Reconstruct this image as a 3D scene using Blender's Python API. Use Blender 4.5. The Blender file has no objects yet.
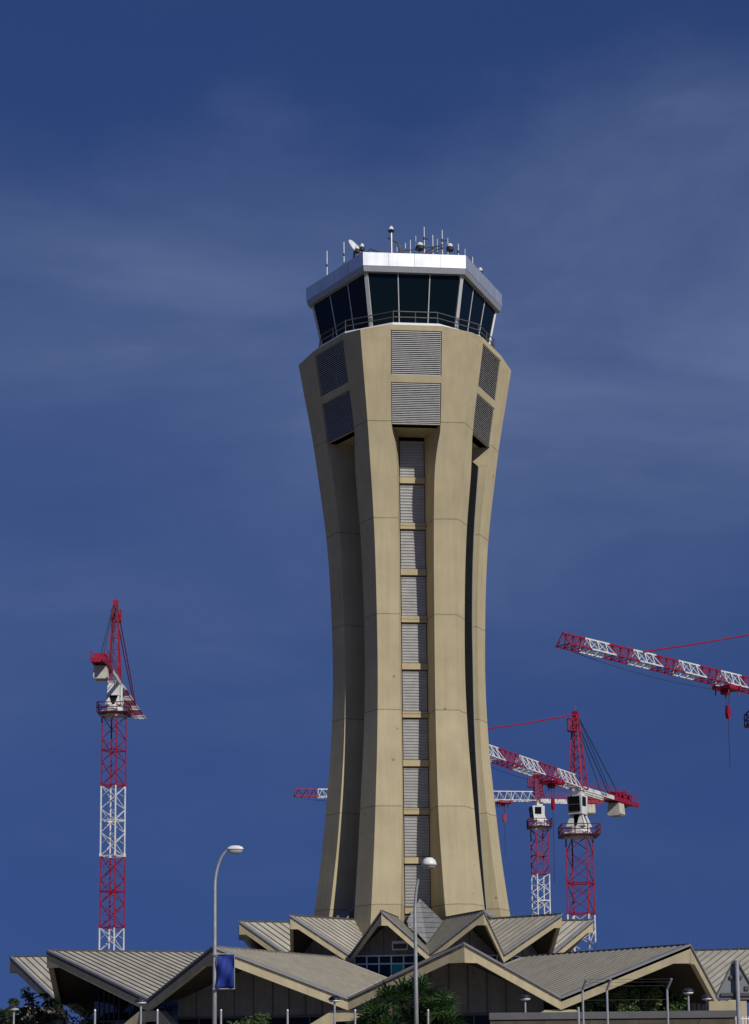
import bpy, bmesh, math, random
from mathutils import Vector, Matrix
R = math.radians
C = bpy.context.scene.collection
rnd = random.Random(11)

# ------------------------------------------------------------------ camera numbers
F, PX, PY, ROLL, EYE = 1750.0, 374.5, 800.0, 0.010, 1.6
ALPHA = math.atan(240.0 / F)
cr, sr, ca, sa = math.cos(ROLL), math.sin(ROLL), math.cos(ALPHA), math.sin(ALPHA)

def at(u, v, Y):
    """the point of the place seen at pixel (u, v) at distance Y in front of the camera"""
    dx, dy = u - PX, -(v - PY)
    x = dx * cr + dy * sr
    y = -dx * sr + dy * cr
    d = Vector((x, F * ca - y * sa, F * sa + y * ca))
    d *= Y / d.y
    return Vector((d.x, d.y, d.z + EYE))

def scale(Y, z):
    return F / (Y * ca + (z - EYE) * sa)

# ------------------------------------------------------------------ helpers
class MB:
    def __init__(s):
        s.v, s.f = [], []
    def add(s, pts, faces):
        n = len(s.v)
        s.v += [Vector(p) for p in pts]
        s.f += [tuple(i + n for i in f) for f in faces]
    def hexa(s, a, b):
        """eight corners: ring a (4) and ring b (4)"""
        s.add(list(a) + list(b), [(0, 1, 2, 3), (7, 6, 5, 4), (0, 4, 5, 1), (1, 5, 6, 2), (2, 6, 7, 3), (3, 7, 4, 0)])
    def box(s, c, x, y, z):
        """c centre, x y z half vectors"""
        c, x, y, z = Vector(c), Vector(x), Vector(y), Vector(z)
        s.hexa([c - x - y - z, c + x - y - z, c + x + y - z, c - x + y - z],
               [c - x - y + z, c + x - y + z, c + x + y + z, c - x + y + z])
    def cube(s, x0, x1, y0, y1, z0, z1):
        s.box(((x0 + x1) / 2, (y0 + y1) / 2, (z0 + z1) / 2), ((x1 - x0) / 2, 0, 0), (0, (y1 - y0) / 2, 0), (0, 0, (z1 - z0) / 2))
    def beam(s, p, q, w, h=None, up=(0, 0, 1)):
        p, q = Vector(p), Vector(q)
        h = w if h is None else h
        d = q - p
        if d.length < 1e-6: return
        d = d.normalized()
        u = Vector(up)
        if abs(d.dot(u)) > 0.98: u = Vector((1, 0, 0))
        a = d.cross(u).normalized()
        b = a.cross(d).normalized()
        s.box((p + q) / 2, (q - p) / 2, a * w / 2, b * h / 2)
    def tube(s, pts, rad, n=8, cap=True):
        pts = [Vector(p) for p in pts]
        rads = rad if isinstance(rad, (list, tuple)) else [rad] * len(pts)
        base = len(s.v)
        for i, p in enumerate(pts):
            d = (pts[min(i + 1, len(pts) - 1)] - pts[max(i - 1, 0)]).normalized()
            if i == 0:
                u = Vector((0, 0, 1)) if abs(d.z) < 0.95 else Vector((1, 0, 0))
                a = d.cross(u).normalized()
            else:
                a = (a - d * a.dot(d)).normalized()          # carry the frame along so the tube never twists
            b = a.cross(d).normalized()
            for k in range(n):
                t = 2 * math.pi * k / n
                s.v.append(p + (a * math.cos(t) + b * math.sin(t)) * rads[i])
        for i in range(len(pts) - 1):
            for k in range(n):
                k2 = (k + 1) % n
                s.f.append((base + i * n + k, base + i * n + k2, base + (i + 1) * n + k2, base + (i + 1) * n + k))
        if cap:
            s.f.append(tuple(base + k for k in range(n)))
            s.f.append(tuple(base + (len(pts) - 1) * n + k for k in range(n)))
    def prism(s, poly, off):
        n = len(poly); off = Vector(off)
        a = [Vector(p) for p in poly]; b = [p + off for p in a]
        s.add(a + b, [tuple(range(n)), tuple(range(2 * n - 1, n - 1, -1))] + [(i, (i + 1) % n, n + (i + 1) % n, n + i) for i in range(n)])
    def lathe(s, prof, n=20, c=(0, 0, 0)):
        c = Vector(c); base = len(s.v)
        for r, z in prof:
            for k in range(n):
                t = 2 * math.pi * k / n
                s.v.append(c + Vector((r * math.cos(t), r * math.sin(t), z)))
        for i in range(len(prof) - 1):
            for k in range(n):
                k2 = (k + 1) % n
                s.f.append((base + i * n + k, base + i * n + k2, base + (i + 1) * n + k2, base + (i + 1) * n + k))
    def build(s, name, mat, parent=None, smooth=False, local=False, pattern=None):
        """pattern = (another MB, its material): surface pattern that stays inside the same mesh"""
        nf = len(s.f)
        if pattern:
            s.add(pattern[0].v, pattern[0].f)
        org = Vector((0, 0, 0))
        if parent is not None and not local:
            org = Vector(parent.get('_o', (0, 0, 0)))
        me = bpy.data.meshes.new(name)
        me.from_pydata([tuple(p - org) for p in s.v], [], s.f)
        bm = bmesh.new(); bm.from_mesh(me)
        bmesh.ops.recalc_face_normals(bm, faces=bm.faces)
        bm.to_mesh(me); bm.free()
        if smooth:
            for p in me.polygons: p.use_smooth = True
        me.materials.append(mat)
        if pattern:
            me.materials.append(pattern[1])
            for p in me.polygons: p.material_index = 1 if p.index >= nf else 0
        o = bpy.data.objects.new(name, me); C.objects.link(o)
        if parent is not None:
            o.parent = parent
            o['_o'] = tuple(org)
        return o

def tag(o, label=None, cat=None, group=None, kind=None):
    if label: o['label'] = label
    if cat: o['category'] = cat
    if group: o['group'] = group
    if kind: o['kind'] = kind
    return o

def thing(name, label, cat, loc=(0, 0, 0), group=None):
    o = bpy.data.objects.new(name, None); C.objects.link(o)
    o.location = loc; o.empty_display_size = 0.3
    o['_o'] = tuple(loc)
    return tag(o, label, cat, group)

def copy_tree(o, parent=None):
    c = o.copy(); C.objects.link(c)
    if parent is not None: c.parent = parent
    for ch in list(o.children): copy_tree(ch, c)
    return c

# ------------------------------------------------------------------ materials
def new_mat(name):
    m = bpy.data.materials.new(name); m.use_nodes = True
    nt = m.node_tree
    return m, nt, nt.nodes['Principled BSDF']

def mottled(name, col, var=0.15, nscale=2.0, rough=0.8, metal=0.0, spec=0.3, streak=0.0, bump=0.0, stretch=None):
    """a base colour broken up by soft noise and, where asked, rain streaks"""
    m, nt, b = new_mat(name)
    N, L = nt.nodes, nt.links
    tc = N.new('ShaderNodeTexCoord')
    no = N.new('ShaderNodeTexNoise'); no.inputs['Scale'].default_value = nscale; no.inputs['Detail'].default_value = 6
    L.new(tc.outputs['Object'], no.inputs['Vector'])
    ra = N.new('ShaderNodeMapRange'); ra.inputs['From Min'].default_value = 0.3; ra.inputs['From Max'].default_value = 0.7
    ra.inputs['To Min'].default_value = 1 - var; ra.inputs['To Max'].default_value = 1 + var
    L.new(no.outputs['Fac'], ra.inputs['Value'])
    fac = ra.outputs['Result']
    if streak > 0:
        mp = N.new('ShaderNodeMapping'); mp.inputs['Scale'].default_value = stretch or (3.0, 3.0, 0.12)
        L.new(tc.outputs['Object'], mp.inputs['Vector'])
        n2 = N.new('ShaderNodeTexNoise'); n2.inputs['Scale'].default_value = 1.0; n2.inputs['Detail'].default_value = 5
        L.new(mp.outputs['Vector'], n2.inputs['Vector'])
        r2 = N.new('ShaderNodeMapRange'); r2.inputs['From Min'].default_value = 0.35; r2.inputs['From Max'].default_value = 0.65
        r2.inputs['To Min'].default_value = 1 - streak; r2.inputs['To Max'].default_value = 1.0
        L.new(n2.outputs['Fac'], r2.inputs['Value'])
        mu = N.new('ShaderNodeMath'); mu.operation = 'MULTIPLY'
        L.new(fac, mu.inputs[0]); L.new(r2.outputs['Result'], mu.inputs[1]); fac = mu.outputs['Value']
    vm = N.new('ShaderNodeVectorMath'); vm.operation = 'SCALE'
    vm.inputs[0].default_value = col; L.new(fac, vm.inputs['Scale'])
    L.new(vm.outputs['Vector'], b.inputs['Base Color'])
    b.inputs['Roughness'].default_value = rough; b.inputs['Metallic'].default_value = metal
    b.inputs['Specular IOR Level'].default_value = spec
    if bump > 0:
        n3 = N.new('ShaderNodeTexNoise'); n3.inputs['Scale'].default_value = nscale * 12; n3.inputs['Detail'].default_value = 4
        L.new(tc.outputs['Object'], n3.inputs['Vector'])
        bp = N.new('ShaderNodeBump'); bp.inputs['Strength'].default_value = bump; bp.inputs['Distance'].default_value = 0.02
        L.new(n3.outputs['Fac'], bp.inputs['Height']); L.new(bp.outputs['Normal'], b.inputs['Normal'])
    m['_fac'] = vm.name
    return m

def joints(m, z0, step, w, dark):
    """thin pour joints at fixed heights"""
    nt = m.node_tree; N, L = nt.nodes, nt.links; b = N['Principled BSDF']
    tc = N.new('ShaderNodeTexCoord'); sx = N.new('ShaderNodeSeparateXYZ'); L.new(tc.outputs['Object'], sx.inputs[0])
    wob = N.new('ShaderNodeTexNoise'); wob.inputs['Scale'].default_value = 1.3
    L.new(tc.outputs['Object'], wob.inputs['Vector'])
    wz = N.new('ShaderNodeMath'); wz.operation = 'MULTIPLY_ADD'; wz.inputs[1].default_value = 0.10
    L.new(wob.outputs['Fac'], wz.inputs[0]); L.new(sx.outputs['Z'], wz.inputs[2])
    a = N.new('ShaderNodeMath'); a.operation = 'SUBTRACT'; a.inputs[1].default_value = z0 + 0.05; L.new(wz.outputs[0], a.inputs[0])
    d = N.new('ShaderNodeMath'); d.operation = 'DIVIDE'; d.inputs[1].default_value = step; L.new(a.outputs[0], d.inputs[0])
    fr = N.new('ShaderNodeMath'); fr.operation = 'FRACT'; L.new(d.outputs[0], fr.inputs[0])
    lt = N.new('ShaderNodeMath'); lt.operation = 'LESS_THAN'; lt.inputs[1].default_value = w / step; L.new(fr.outputs[0], lt.inputs[0])
    # every lift of concrete has its own faint tone
    fl = N.new('ShaderNodeMath'); fl.operation = 'FLOOR'; L.new(d.outputs[0], fl.inputs[0])
    wn = N.new('ShaderNodeTexWhiteNoise'); wn.noise_dimensions = '1D'; L.new(fl.outputs[0], wn.inputs['W'])
    tone = N.new('ShaderNodeMapRange'); tone.inputs['To Min'].default_value = 0.93; tone.inputs['To Max'].default_value = 1.06
    L.new(wn.outputs['Value'], tone.inputs['Value'])
    k = N.new('ShaderNodeMapRange'); k.inputs['To Min'].default_value = 1.0; k.inputs['To Max'].default_value = dark
    L.new(lt.outputs[0], k.inputs['Value'])
    mu = N.new('ShaderNodeMath'); mu.operation = 'MULTIPLY'; L.new(k.outputs[0], mu.inputs[0]); L.new(tone.outputs[0], mu.inputs[1])
    sc = N.new('ShaderNodeVectorMath'); sc.operation = 'SCALE'
    L.new(N[m['_fac']].outputs['Vector'], sc.inputs[0]); L.new(mu.outputs[0], sc.inputs['Scale'])
    L.new(sc.outputs['Vector'], b.inputs['Base Color'])

M = {}
M['concrete'] = mottled('sand_concrete', (0.455, 0.385, 0.237), 0.09, 0.5, 0.85, streak=0.09, bump=0.25)
def tie_holes(m):
    nt = m.node_tree; N, L = nt.nodes, nt.links; b = N['Principled BSDF']
    src = b.inputs['Base Color'].links[0].from_socket
    tc = N.new('ShaderNodeTexCoord'); vo = N.new('ShaderNodeTexVoronoi'); vo.inputs['Scale'].default_value = .55; vo.inputs['Randomness'].default_value = .55
    L.new(tc.outputs['Object'], vo.inputs['Vector'])
    lt = N.new('ShaderNodeMath'); lt.operation = 'LESS_THAN'; lt.inputs[1].default_value = .055; L.new(vo.outputs['Distance'], lt.inputs[0])
    k = N.new('ShaderNodeMapRange'); k.inputs['To Min'].default_value = 1; k.inputs['To Max'].default_value = .6; L.new(lt.outputs[0], k.inputs['Value'])
    v = N.new('ShaderNodeVectorMath'); v.operation = 'SCALE'; L.new(src, v.inputs[0]); L.new(k.outputs[0], v.inputs['Scale']); L.new(v.outputs['Vector'], b.inputs['Base Color'])
M['fascia'] = mottled('sand_fascia', (0.43, 0.368, 0.235), 0.10, 1.5, 0.8, streak=0.12)
M['louvre'] = mottled('louvre_metal', (0.44, 0.435, 0.42), 0.10, 3, 0.7, 0.0, 0.15)
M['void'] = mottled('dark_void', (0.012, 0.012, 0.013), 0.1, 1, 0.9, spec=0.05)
M['corrugated'] = mottled('corrugated_sheet', (0.36, 0.36, 0.355), 0.10, 2, 0.45, 0.25, 0.4)
M['hood'] = mottled('weathered_sheet', (0.22, 0.22, 0.22), 0.15, 2, 0.6, 0.1, 0.3)
M['roof'] = mottled('roof_sheet', (0.41, 0.383, 0.32), 0.15, 0.8, 0.6, 0.0, 0.3, streak=0.12, stretch=(1.3, 1.3, 0.8))
M['seam'] = mottled('roof_seam', (0.16, 0.15, 0.125), 0.15, 2, 0.6)
M['low_seam'] = mottled('low_roof_seam', (0.27, 0.25, 0.20), 0.15, 2, 0.6)
M['flashing'] = mottled('edge_flashing', (0.24, 0.24, 0.26), 0.1, 2, 0.5, 0.3, 0.4)
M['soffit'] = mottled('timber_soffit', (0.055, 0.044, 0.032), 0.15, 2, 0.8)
M['cladding'] = mottled('grey_cladding', (0.23, 0.215, 0.205), 0.12, 1.5, 0.8, streak=0.15)
M['white_metal'] = mottled('white_panel', (0.82, 0.82, 0.82), 0.03, 2, 0.35, 0.0, 0.5)
M['grey_metal'] = mottled('grey_panel', (0.36, 0.37, 0.38), 0.06, 3, 0.4, 0.3, 0.5)
M['mullion'] = mottled('mullion_metal', (0.55, 0.55, 0.53), 0.06, 3, 0.45, 0.2)
M['galv'] = mottled('galvanised_steel', (0.42, 0.43, 0.43), 0.12, 6, 0.45, 0.5, 0.5)
M['rail'] = mottled('rail_steel', (0.10, 0.095, 0.085), 0.1, 6, 0.5, 0.4)
M['red'] = mottled('red_crane_paint', (0.27, 0.006, 0.028), 0.25, 1.2, 0.5, 0.0, 0.4)
M['white'] = mottled('white_crane_paint', (0.62, 0.62, 0.60), 0.16, 1.2, 0.5, 0.0, 0.4)
M['rail_red'] = mottled('dark_red_rail', (0.10, 0.006, 0.02), 0.2, 2, 0.5)
M['cable'] = mottled('steel_cable', (0.035, 0.035, 0.045), 0.1, 6, 0.6)
M['ballast'] = mottled('ballast_concrete', (0.50, 0.47, 0.40), 0.12, 1.5, 0.9)
M['blue'] = mottled('blue_banner', (0.012, 0.03, 0.21), 0.12, 2.5, 0.7)
M['teal'] = mottled('teal_blind', (0.02, 0.42, 0.39), 0.1, 3, 0.6)
M['lamp_white'] = mottled('lamp_shell', (0.72, 0.72, 0.70), 0.06, 5, 0.35)
M['lamp_dark'] = mottled('lamp_hood', (0.025, 0.027, 0.04), 0.1, 5, 0.4)
M['asphalt'] = mottled('asphalt', (0.05, 0.05, 0.052), 0.2, 0.6, 0.9, bump=0.3)
M['earth'] = mottled('dry_ground', (0.14, 0.12, 0.08), 0.3, 0.15, 0.95, bump=0.4)
M['paving'] = mottled('paving', (0.26, 0.25, 0.23), 0.15, 0.8, 0.9)
M['paint'] = mottled('road_paint', (0.75, 0.75, 0.73), 0.12, 3, 0.7)
M['wall'] = mottled('brown_render', (0.095, 0.075, 0.058), 0.2, 0.9, 0.9, streak=0.25)
M['coping'] = mottled('grey_coping', (0.11, 0.11, 0.115), 0.12, 2, 0.8)
M['bark'] = mottled('pale_bark', (0.24, 0.20, 0.15), 0.25, 5, 0.9)
M['dark_bark'] = mottled('dark_bark', (0.09, 0.07, 0.05), 0.25, 5, 0.9)
M['leaf'] = mottled('green_leaf', (0.055, 0.085, 0.022), 0.35, 1.5, 0.6)
M['dark_leaf'] = mottled('dark_leaf', (0.022, 0.036, 0.016), 0.35, 1.5, 0.7)
M['shrub_leaf'] = mottled('shrub_leaf', (0.075, 0.12, 0.03), 0.4, 1.5, 0.6)
M['palm_leaf'] = mottled('palm_leaf', (0.026, 0.062, 0.013), 0.55, 2.0, 0.45)
M['sign_back'] = mottled('sign_back', (0.21, 0.215, 0.235), 0.1, 4, 0.5, 0.3)
M['pink'] = mottled('pink_render', (0.45, 0.22, 0.18), 0.1, 1, 0.9)
M['cream'] = mottled('cream_render', (0.62, 0.58, 0.50), 0.08, 1, 0.9)
M['tile'] = mottled('clay_tile', (0.26, 0.19, 0.15), 0.2, 2, 0.9)

def glass(name, col, rough=0.06, spec=0.35):
    m, nt, b = new_mat(name)
    b.inputs['Base Color'].default_value = (*col, 1); b.inputs['Roughness'].default_value = rough
    b.inputs['Specular IOR Level'].default_value = spec
    no = nt.nodes.new('ShaderNodeTexNoise'); no.inputs['Scale'].default_value = 0.35
    tc = nt.nodes.new('ShaderNodeTexCoord'); nt.links.new(tc.outputs['Object'], no.inputs['Vector'])
    bp = nt.nodes.new('ShaderNodeBump'); bp.inputs['Strength'].default_value = 0.06; bp.inputs['Distance'].default_value = 0.2
    nt.links.new(no.outputs['Fac'], bp.inputs['Height']); nt.links.new(bp.outputs['Normal'], b.inputs['Normal'])
    return m
M['glass'] = glass('cab_glass', (0.003, 0.008, 0.011), 0.06, 0.14)
M['teal_glass'] = glass('teal_window_glass', (0.006, 0.035, 0.036), 0.08, .12)
M['window'] = glass('window_glass', (0.006, 0.008, 0.009), 0.08, 0.14)

# ------------------------------------------------------------------ the tower's numbers
Y0 = 122.0
TC = at(412.5, 915, Y0); TX, TY = TC.x, TC.y
PHI = 5.5                                            # the front face turns this far to the right

def rad(phi, r, z, lat=0.0):
    """polar place round the tower: phi degrees from the camera side towards the right, lat sideways"""
    p = R(phi)
    return Vector((TX + r * math.sin(p) + lat * math.cos(p), TY - r * math.cos(p) + lat * math.sin(p), z))

def ztower(v, dY=0.0, u=409.0):
    return at(u, v, Y0 + dY).z

def interp(tab, x):
    if x <= tab[0][0]: return tab[0][1]
    for (a, b), (c, d) in zip(tab, tab[1:]):
        if x <= c:
            t = (x - a) / (c - a); return b + (d - b) * t
    return tab[-1][1]

def smooth_tab(tab):
    """monotone-ish Catmull-Rom resample of a table"""
    out = []
    n = len(tab)
    for i in range(n - 1):
        p0 = tab[max(i - 1, 0)]; p1 = tab[i]; p2 = tab[i + 1]; p3 = tab[min(i + 2, n - 1)]
        m1 = (p2[1] - p0[1]) / (p2[0] - p0[0]); m2 = (p3[1] - p1[1]) / (p3[0] - p1[0])
        h = p2[0] - p1[0]
        for k in range(8):
            t = k / 8
            a = 2*t**3 - 3*t**2 + 1; b = t**3 - 2*t**2 + t; c = -2*t**3 + 3*t**2; d = t**3 - t**2
            out.append((p1[0] + t * h, a*p1[1] + b*h*m1 + c*p2[1] + d*h*m2))
    out.append(tab[-1])
    return out

half_px = [(362, 107.5), (400, 101), (440, 94), (491, 87), (536, 81.5), (578, 78.5), (632, 76.7), (690, 76.5), (751, 79.5), (800, 84), (850, 89.3), (889, 94.5), (915, 98.3)]
rt = []
for v, h in half_px:
    z = ztower(v); rt.append((z, h / scale(Y0, z) / math.cos(R(PHI))))
rt.sort()
# carry the flare on down to the ground
g = (rt[1][1] - rt[0][1]) / (rt[1][0] - rt[0][0])
rt = [(0.0, rt[0][1] - g * 1.15 * rt[0][0]), (rt[0][0] * 0.5, rt[0][1] - g * 0.55 * rt[0][0])] + rt
RT = smooth_tab(rt)
ZV = ztower(368)                                       # outer corner top
ZT = at(503, 361.5, Y0).z                              # deck edge
open_tab = sorted([(ztower(330, -6), 1.78), (ztower(428, -6), 1.70), (ztower(442, -6), 1.52), (ztower(470, -6), 1.30), (ztower(600, -6), 1.22), (ztower(800, -6), 1.22), (ztower(880, -6), 1.40), (ztower(915, -6), 1.52), (0, 2.2)])
OT = smooth_tab(open_tab)
def RR(z): return interp(RT, min(z, ZV))
def OO(z): return interp(OT, z)
CORE_A, CORE_H = 3.05, 0.90                          # core panel distance and half width
ZLB = ztower(425.5, -5.5)                            # underside of the louvre box

tower = thing('control_tower', 'tall flared sand coloured control tower with dark glazed cab on top', 'control tower', (TX, TY, 0))

# six corner legs
zs = [0.0]
while zs[-1] < ZT - 0.9: zs.append(zs[-1] + 0.8)
zs = [z for z in zs if z < ZV - 0.3]
ZTI = ZT
for k in range(6):
    fa, fb = PHI + 60 * k, PHI + 60 * (k + 1)
    vphi = PHI + 30 + 60 * k
    mb = MB()
    rings = []
    levels = zs + [None]
    for z in levels:
        top = z is None
        zo, zi = (ZV, ZT) if top else (z, z)
        r = RR(zo); ap = r * math.cos(R(30))
        o = OO(zi)
        ring = [rad(vphi, r, zo),
                rad(fb, ap, zi, -o),
                rad(fb, CORE_A, zi, -CORE_H),
                rad(vphi, 1.6, zi),
                rad(fa, CORE_A, zi, CORE_H),
                rad(fa, ap, zi, o)]
        # keep the vertex in the middle of its facet: one extra point on each facet stays on the straight line
        rings.append(ring)
    n = 6
    pts = [p for ring in rings for p in ring]
    fs = []
    for i in range(len(rings) - 1):
        for j in range(n):
            j2 = (j + 1) % n
            fs.append((i * n + j, i * n + j2, (i + 1) * n + j2, (i + 1) * n + j))
    fs.append(tuple(range(n)))
    b0 = (len(rings) - 1) * n
    fs += [(b0, b0 + 1, b0 + 5), (b0 + 1, b0 + 2, b0 + 4, b0 + 5), (b0 + 2, b0 + 3, b0 + 4)]
    mb.add(pts, fs)
    leg = mb.build('leg', M['concrete'], tower)

# core panels, cross bars, louvre boxes on the six faces
bars_v = [482, 527.5, 573.5, 620.5, 667.5, 715.5, 764, 812, 861, 911]
ZB = [ztower(v, -2.9) for v in bars_v]
while ZB[-1] > 3: ZB.append(ZB[-1] - 3.35)
def ribbed(mb, phi, a, hw, z0, z1, pitch=0.2, depth=0.05):
    """horizontal ribbed sheet: a zigzag in section"""
    n = max(2, int((z1 - z0) / pitch)); prof = []
    for i in range(n):
        za = z0 + (z1 - z0) * i / n; h = (z1 - z0) / n
        prof += [(za, 0.0), (za + h * 0.35, depth), (za + h * 0.75, depth)]
    prof.append((z1, 0.0))
    pts = []
    for z, d in prof:
        pts += [rad(phi, a + d, z, -hw), rad(phi, a + d, z, hw)]
    mb.add(pts, [(2 * i, 2 * i + 1, 2 * i + 3, 2 * i + 2) for i in range(len(prof) - 1)])
LV = [(333.5, 376.5), (382.5, 423)]
for k in range(6):
    phi = PHI + 60 * k
    back = MB()                                       # solid core wall behind the sheets
    back.hexa([rad(phi, CORE_A - 0.35, 0, -1.2), rad(phi, CORE_A - 0.35, 0, 1.2), rad(phi, CORE_A - 0.03, 0, 0.97), rad(phi, CORE_A - 0.03, 0, -0.97)],
              [rad(phi, CORE_A - 0.35, ZT - 1, -1.2), rad(phi, CORE_A - 0.35, ZT - 1, 1.2), rad(phi, CORE_A - 0.03, ZT - 1, 0.97), rad(phi, CORE_A - 0.03, ZT - 1, -0.97)])
    back.build('core_wall', M['void'], tower)
    sh = MB(); barl = []
    zt = ZLB
    for zb in ZB:
        if zb > 0.3:
            bars = MB(); barl.append(bars)
            bars.box(rad(phi, CORE_A + 0.08, zb), rad(phi, 0, 0, 0.89) - rad(phi, 0, 0), rad(phi, 0.16, 0) - rad(phi, 0, 0), (0, 0, 0.21))
        z_lo, z_hi = zb + 0.26, zt - 0.26
        if z_hi - z_lo > 0.4: ribbed(sh, phi, CORE_A + 0.02, 0.85, z_lo, z_hi)
        zt = zb
    pn = sh.build('shaft_panel', M['corrugated'], tower)
    for bars in barl: bars.build('cross_bar', M['concrete'], pn)
    # louvre box: a frame flush with the legs, two louvred openings
    zz = [ZLB]; frames = []
    spans = [(ztower(b, -6.0), ztower(a, -6.2)) for a, b in LV]
    spans.sort()
    cuts = [ZLB, spans[0][0], spans[0][1], spans[1][0], spans[1][1], ZT]
    def fp(z, inset=0.0): return RR(z) * math.cos(R(30)) - inset
    for i in (0, 2, 4):                                # rails
        za, zb_ = cuts[i], cuts[i + 1]; lb = MB()
        lb.hexa([rad(phi, fp(za, .9), za, -OO(za)), rad(phi, fp(za, .9), za, OO(za)), rad(phi, fp(za, .012), za, OO(za)), rad(phi, fp(za, .012), za, -OO(za))],
                [rad(phi, fp(zb_, .9), zb_, -OO(zb_)), rad(phi, fp(zb_, .9), zb_, OO(zb_)), rad(phi, fp(zb_, .012), zb_, OO(zb_)), rad(phi, fp(zb_, .012), zb_, -OO(zb_))])
        frame = lb.build('louvre_rail', M['concrete'], tower)
    sof = MB()
    def inner(z, a):                                   # half width of the channel at distance a from the axis
        t = (a - CORE_A) / (fp(z) - CORE_A); return CORE_H + (OO(z) - CORE_H) * t
    sof.hexa([rad(phi, CORE_A, ZLB + .01, -inner(ZLB, CORE_A)), rad(phi, CORE_A, ZLB + .01, inner(ZLB, CORE_A)), rad(phi, fp(ZLB, .9), ZLB + .01, inner(ZLB, fp(ZLB, .9))), rad(phi, fp(ZLB, .9), ZLB + .01, -inner(ZLB, fp(ZLB, .9)))],
             [rad(phi, CORE_A, ZLB + .25, -inner(ZLB, CORE_A)), rad(phi, CORE_A, ZLB + .25, inner(ZLB, CORE_A)), rad(phi, fp(ZLB, .9), ZLB + .25, inner(ZLB, fp(ZLB, .9))), rad(phi, fp(ZLB, .9), ZLB + .25, -inner(ZLB, fp(ZLB, .9)))])
    sof.build('channel_soffit', M['concrete'], tower)
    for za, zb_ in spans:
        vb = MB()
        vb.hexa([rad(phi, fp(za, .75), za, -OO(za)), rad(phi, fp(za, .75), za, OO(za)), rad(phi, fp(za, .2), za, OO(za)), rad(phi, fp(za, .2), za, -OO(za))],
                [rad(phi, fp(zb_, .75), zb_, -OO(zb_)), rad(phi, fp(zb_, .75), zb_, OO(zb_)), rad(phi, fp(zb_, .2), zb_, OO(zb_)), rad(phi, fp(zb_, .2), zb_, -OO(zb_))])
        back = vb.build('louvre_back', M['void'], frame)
        sl = MB(); n = 23
        for i in range(n):
            z = za + (zb_ - za) * (i + 0.5) / n; h = (zb_ - za) / n
            w = OO(z) - 0.06
            z0, z1 = z - h * .56, z + h * .56
            a0, a1 = fp(z, .02), fp(z, .12)           # blades lean: lower edge forward
            sl.hexa([rad(phi, a0, z0, -w), rad(phi, a0, z0, w), rad(phi, a0 - .03, z0 + .01, w), rad(phi, a0 - .03, z0 + .01, -w)],
                    [rad(phi, a1, z1, -w), rad(phi, a1, z1, w), rad(phi, a1 - .03, z1 + .01, w), rad(phi, a1 - .03, z1 + .01, -w)])
        sl.build('louvre', M['louvre'], tower)

# near black strip put in to darken the mouth of the right hand channel
phi = PHI + 60; gz = []; z = 1.0
while z < ZLB - 1.6: gz.append(z); z += 1.2
gz.append(ZLB - 1.6)
gs = MB(); e1 = MB(); e2 = MB()
def strip(mb, l0, l1, d0, d1):
    pts = []
    for z in gz:
        a = 4.76 + (.58 if z < 25 else .82) * max(0, RR(z) * math.cos(R(30)) - 4.76); o = 1.22
        pts += [rad(phi, a - d0, z, l0 * o), rad(phi, a - d0, z, l1 * o), rad(phi, a - d1, z, l1 * o), rad(phi, a - d1, z, l0 * o)]
    n = 4; fs = [(i * n + j, i * n + (j + 1) % n, (i + 1) * n + (j + 1) % n, (i + 1) * n + j) for i in range(len(gz) - 1) for j in range(n)]
    mb.add(pts, fs + [(0, 1, 2, 3), tuple(4 * (len(gz) - 1) + j for j in range(4))])
strip(gs, -.80, .80, .32, .48); sw = gs.build('dark_strip', M['void'], tower)
strip(e1, .81, .93, .30, .49); e1.build('window_frame', M['grey_metal'], sw)  # grey edging along both sides of the near black strip
strip(e2, -.95, -.81, .32, .49); e2.build('window_frame', M['grey_metal'], sw)
for z in gz[2::3]:
    tm = MB(); a = 4.76 + (.58 if z < 25 else .82) * max(0, RR(z) * math.cos(R(30)) - 4.76); o = 1.22; tm.beam(rad(phi, a - .33, z, -.8 * o), rad(phi, a - .33, z, .7 * o), .06, .08); tm.build('strip_bar', M['void'], sw)

# deck
def ringpts(z, inset=0.0):
    out = []
    for k in range(6):
        phi = PHI + 60 * k; a = RR(ZV) * math.cos(R(30)) - inset; o = OO(ZT) - inset * 0.577
        out += [rad(phi, a, z, -o), rad(phi, a, z, o)]
    return out
dk = MB()
dk.prism(ringpts(ZT - 0.4, 0.30), (0, 0, 0.68))
dk.build('deck', M['white_metal'], tower)
# balcony rail: two rails and posts round the deck
rl = MB()
rp = ringpts(ZT + 0.27, 0.40)
for i in range(12):
    p, q = rp[i], rp[(i + 1) % 12]
    for hz in (0.45, 0.86): rl.beam(p + Vector((0, 0, hz)), q + Vector((0, 0, hz)), 0.05)
    n = 2
    for j in range(n):
        s = p.lerp(q, j / n); rl.beam(s, s + Vector((0, 0, .88)), 0.05)
rl.build('balcony_rail', M['rail'], tower)

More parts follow.
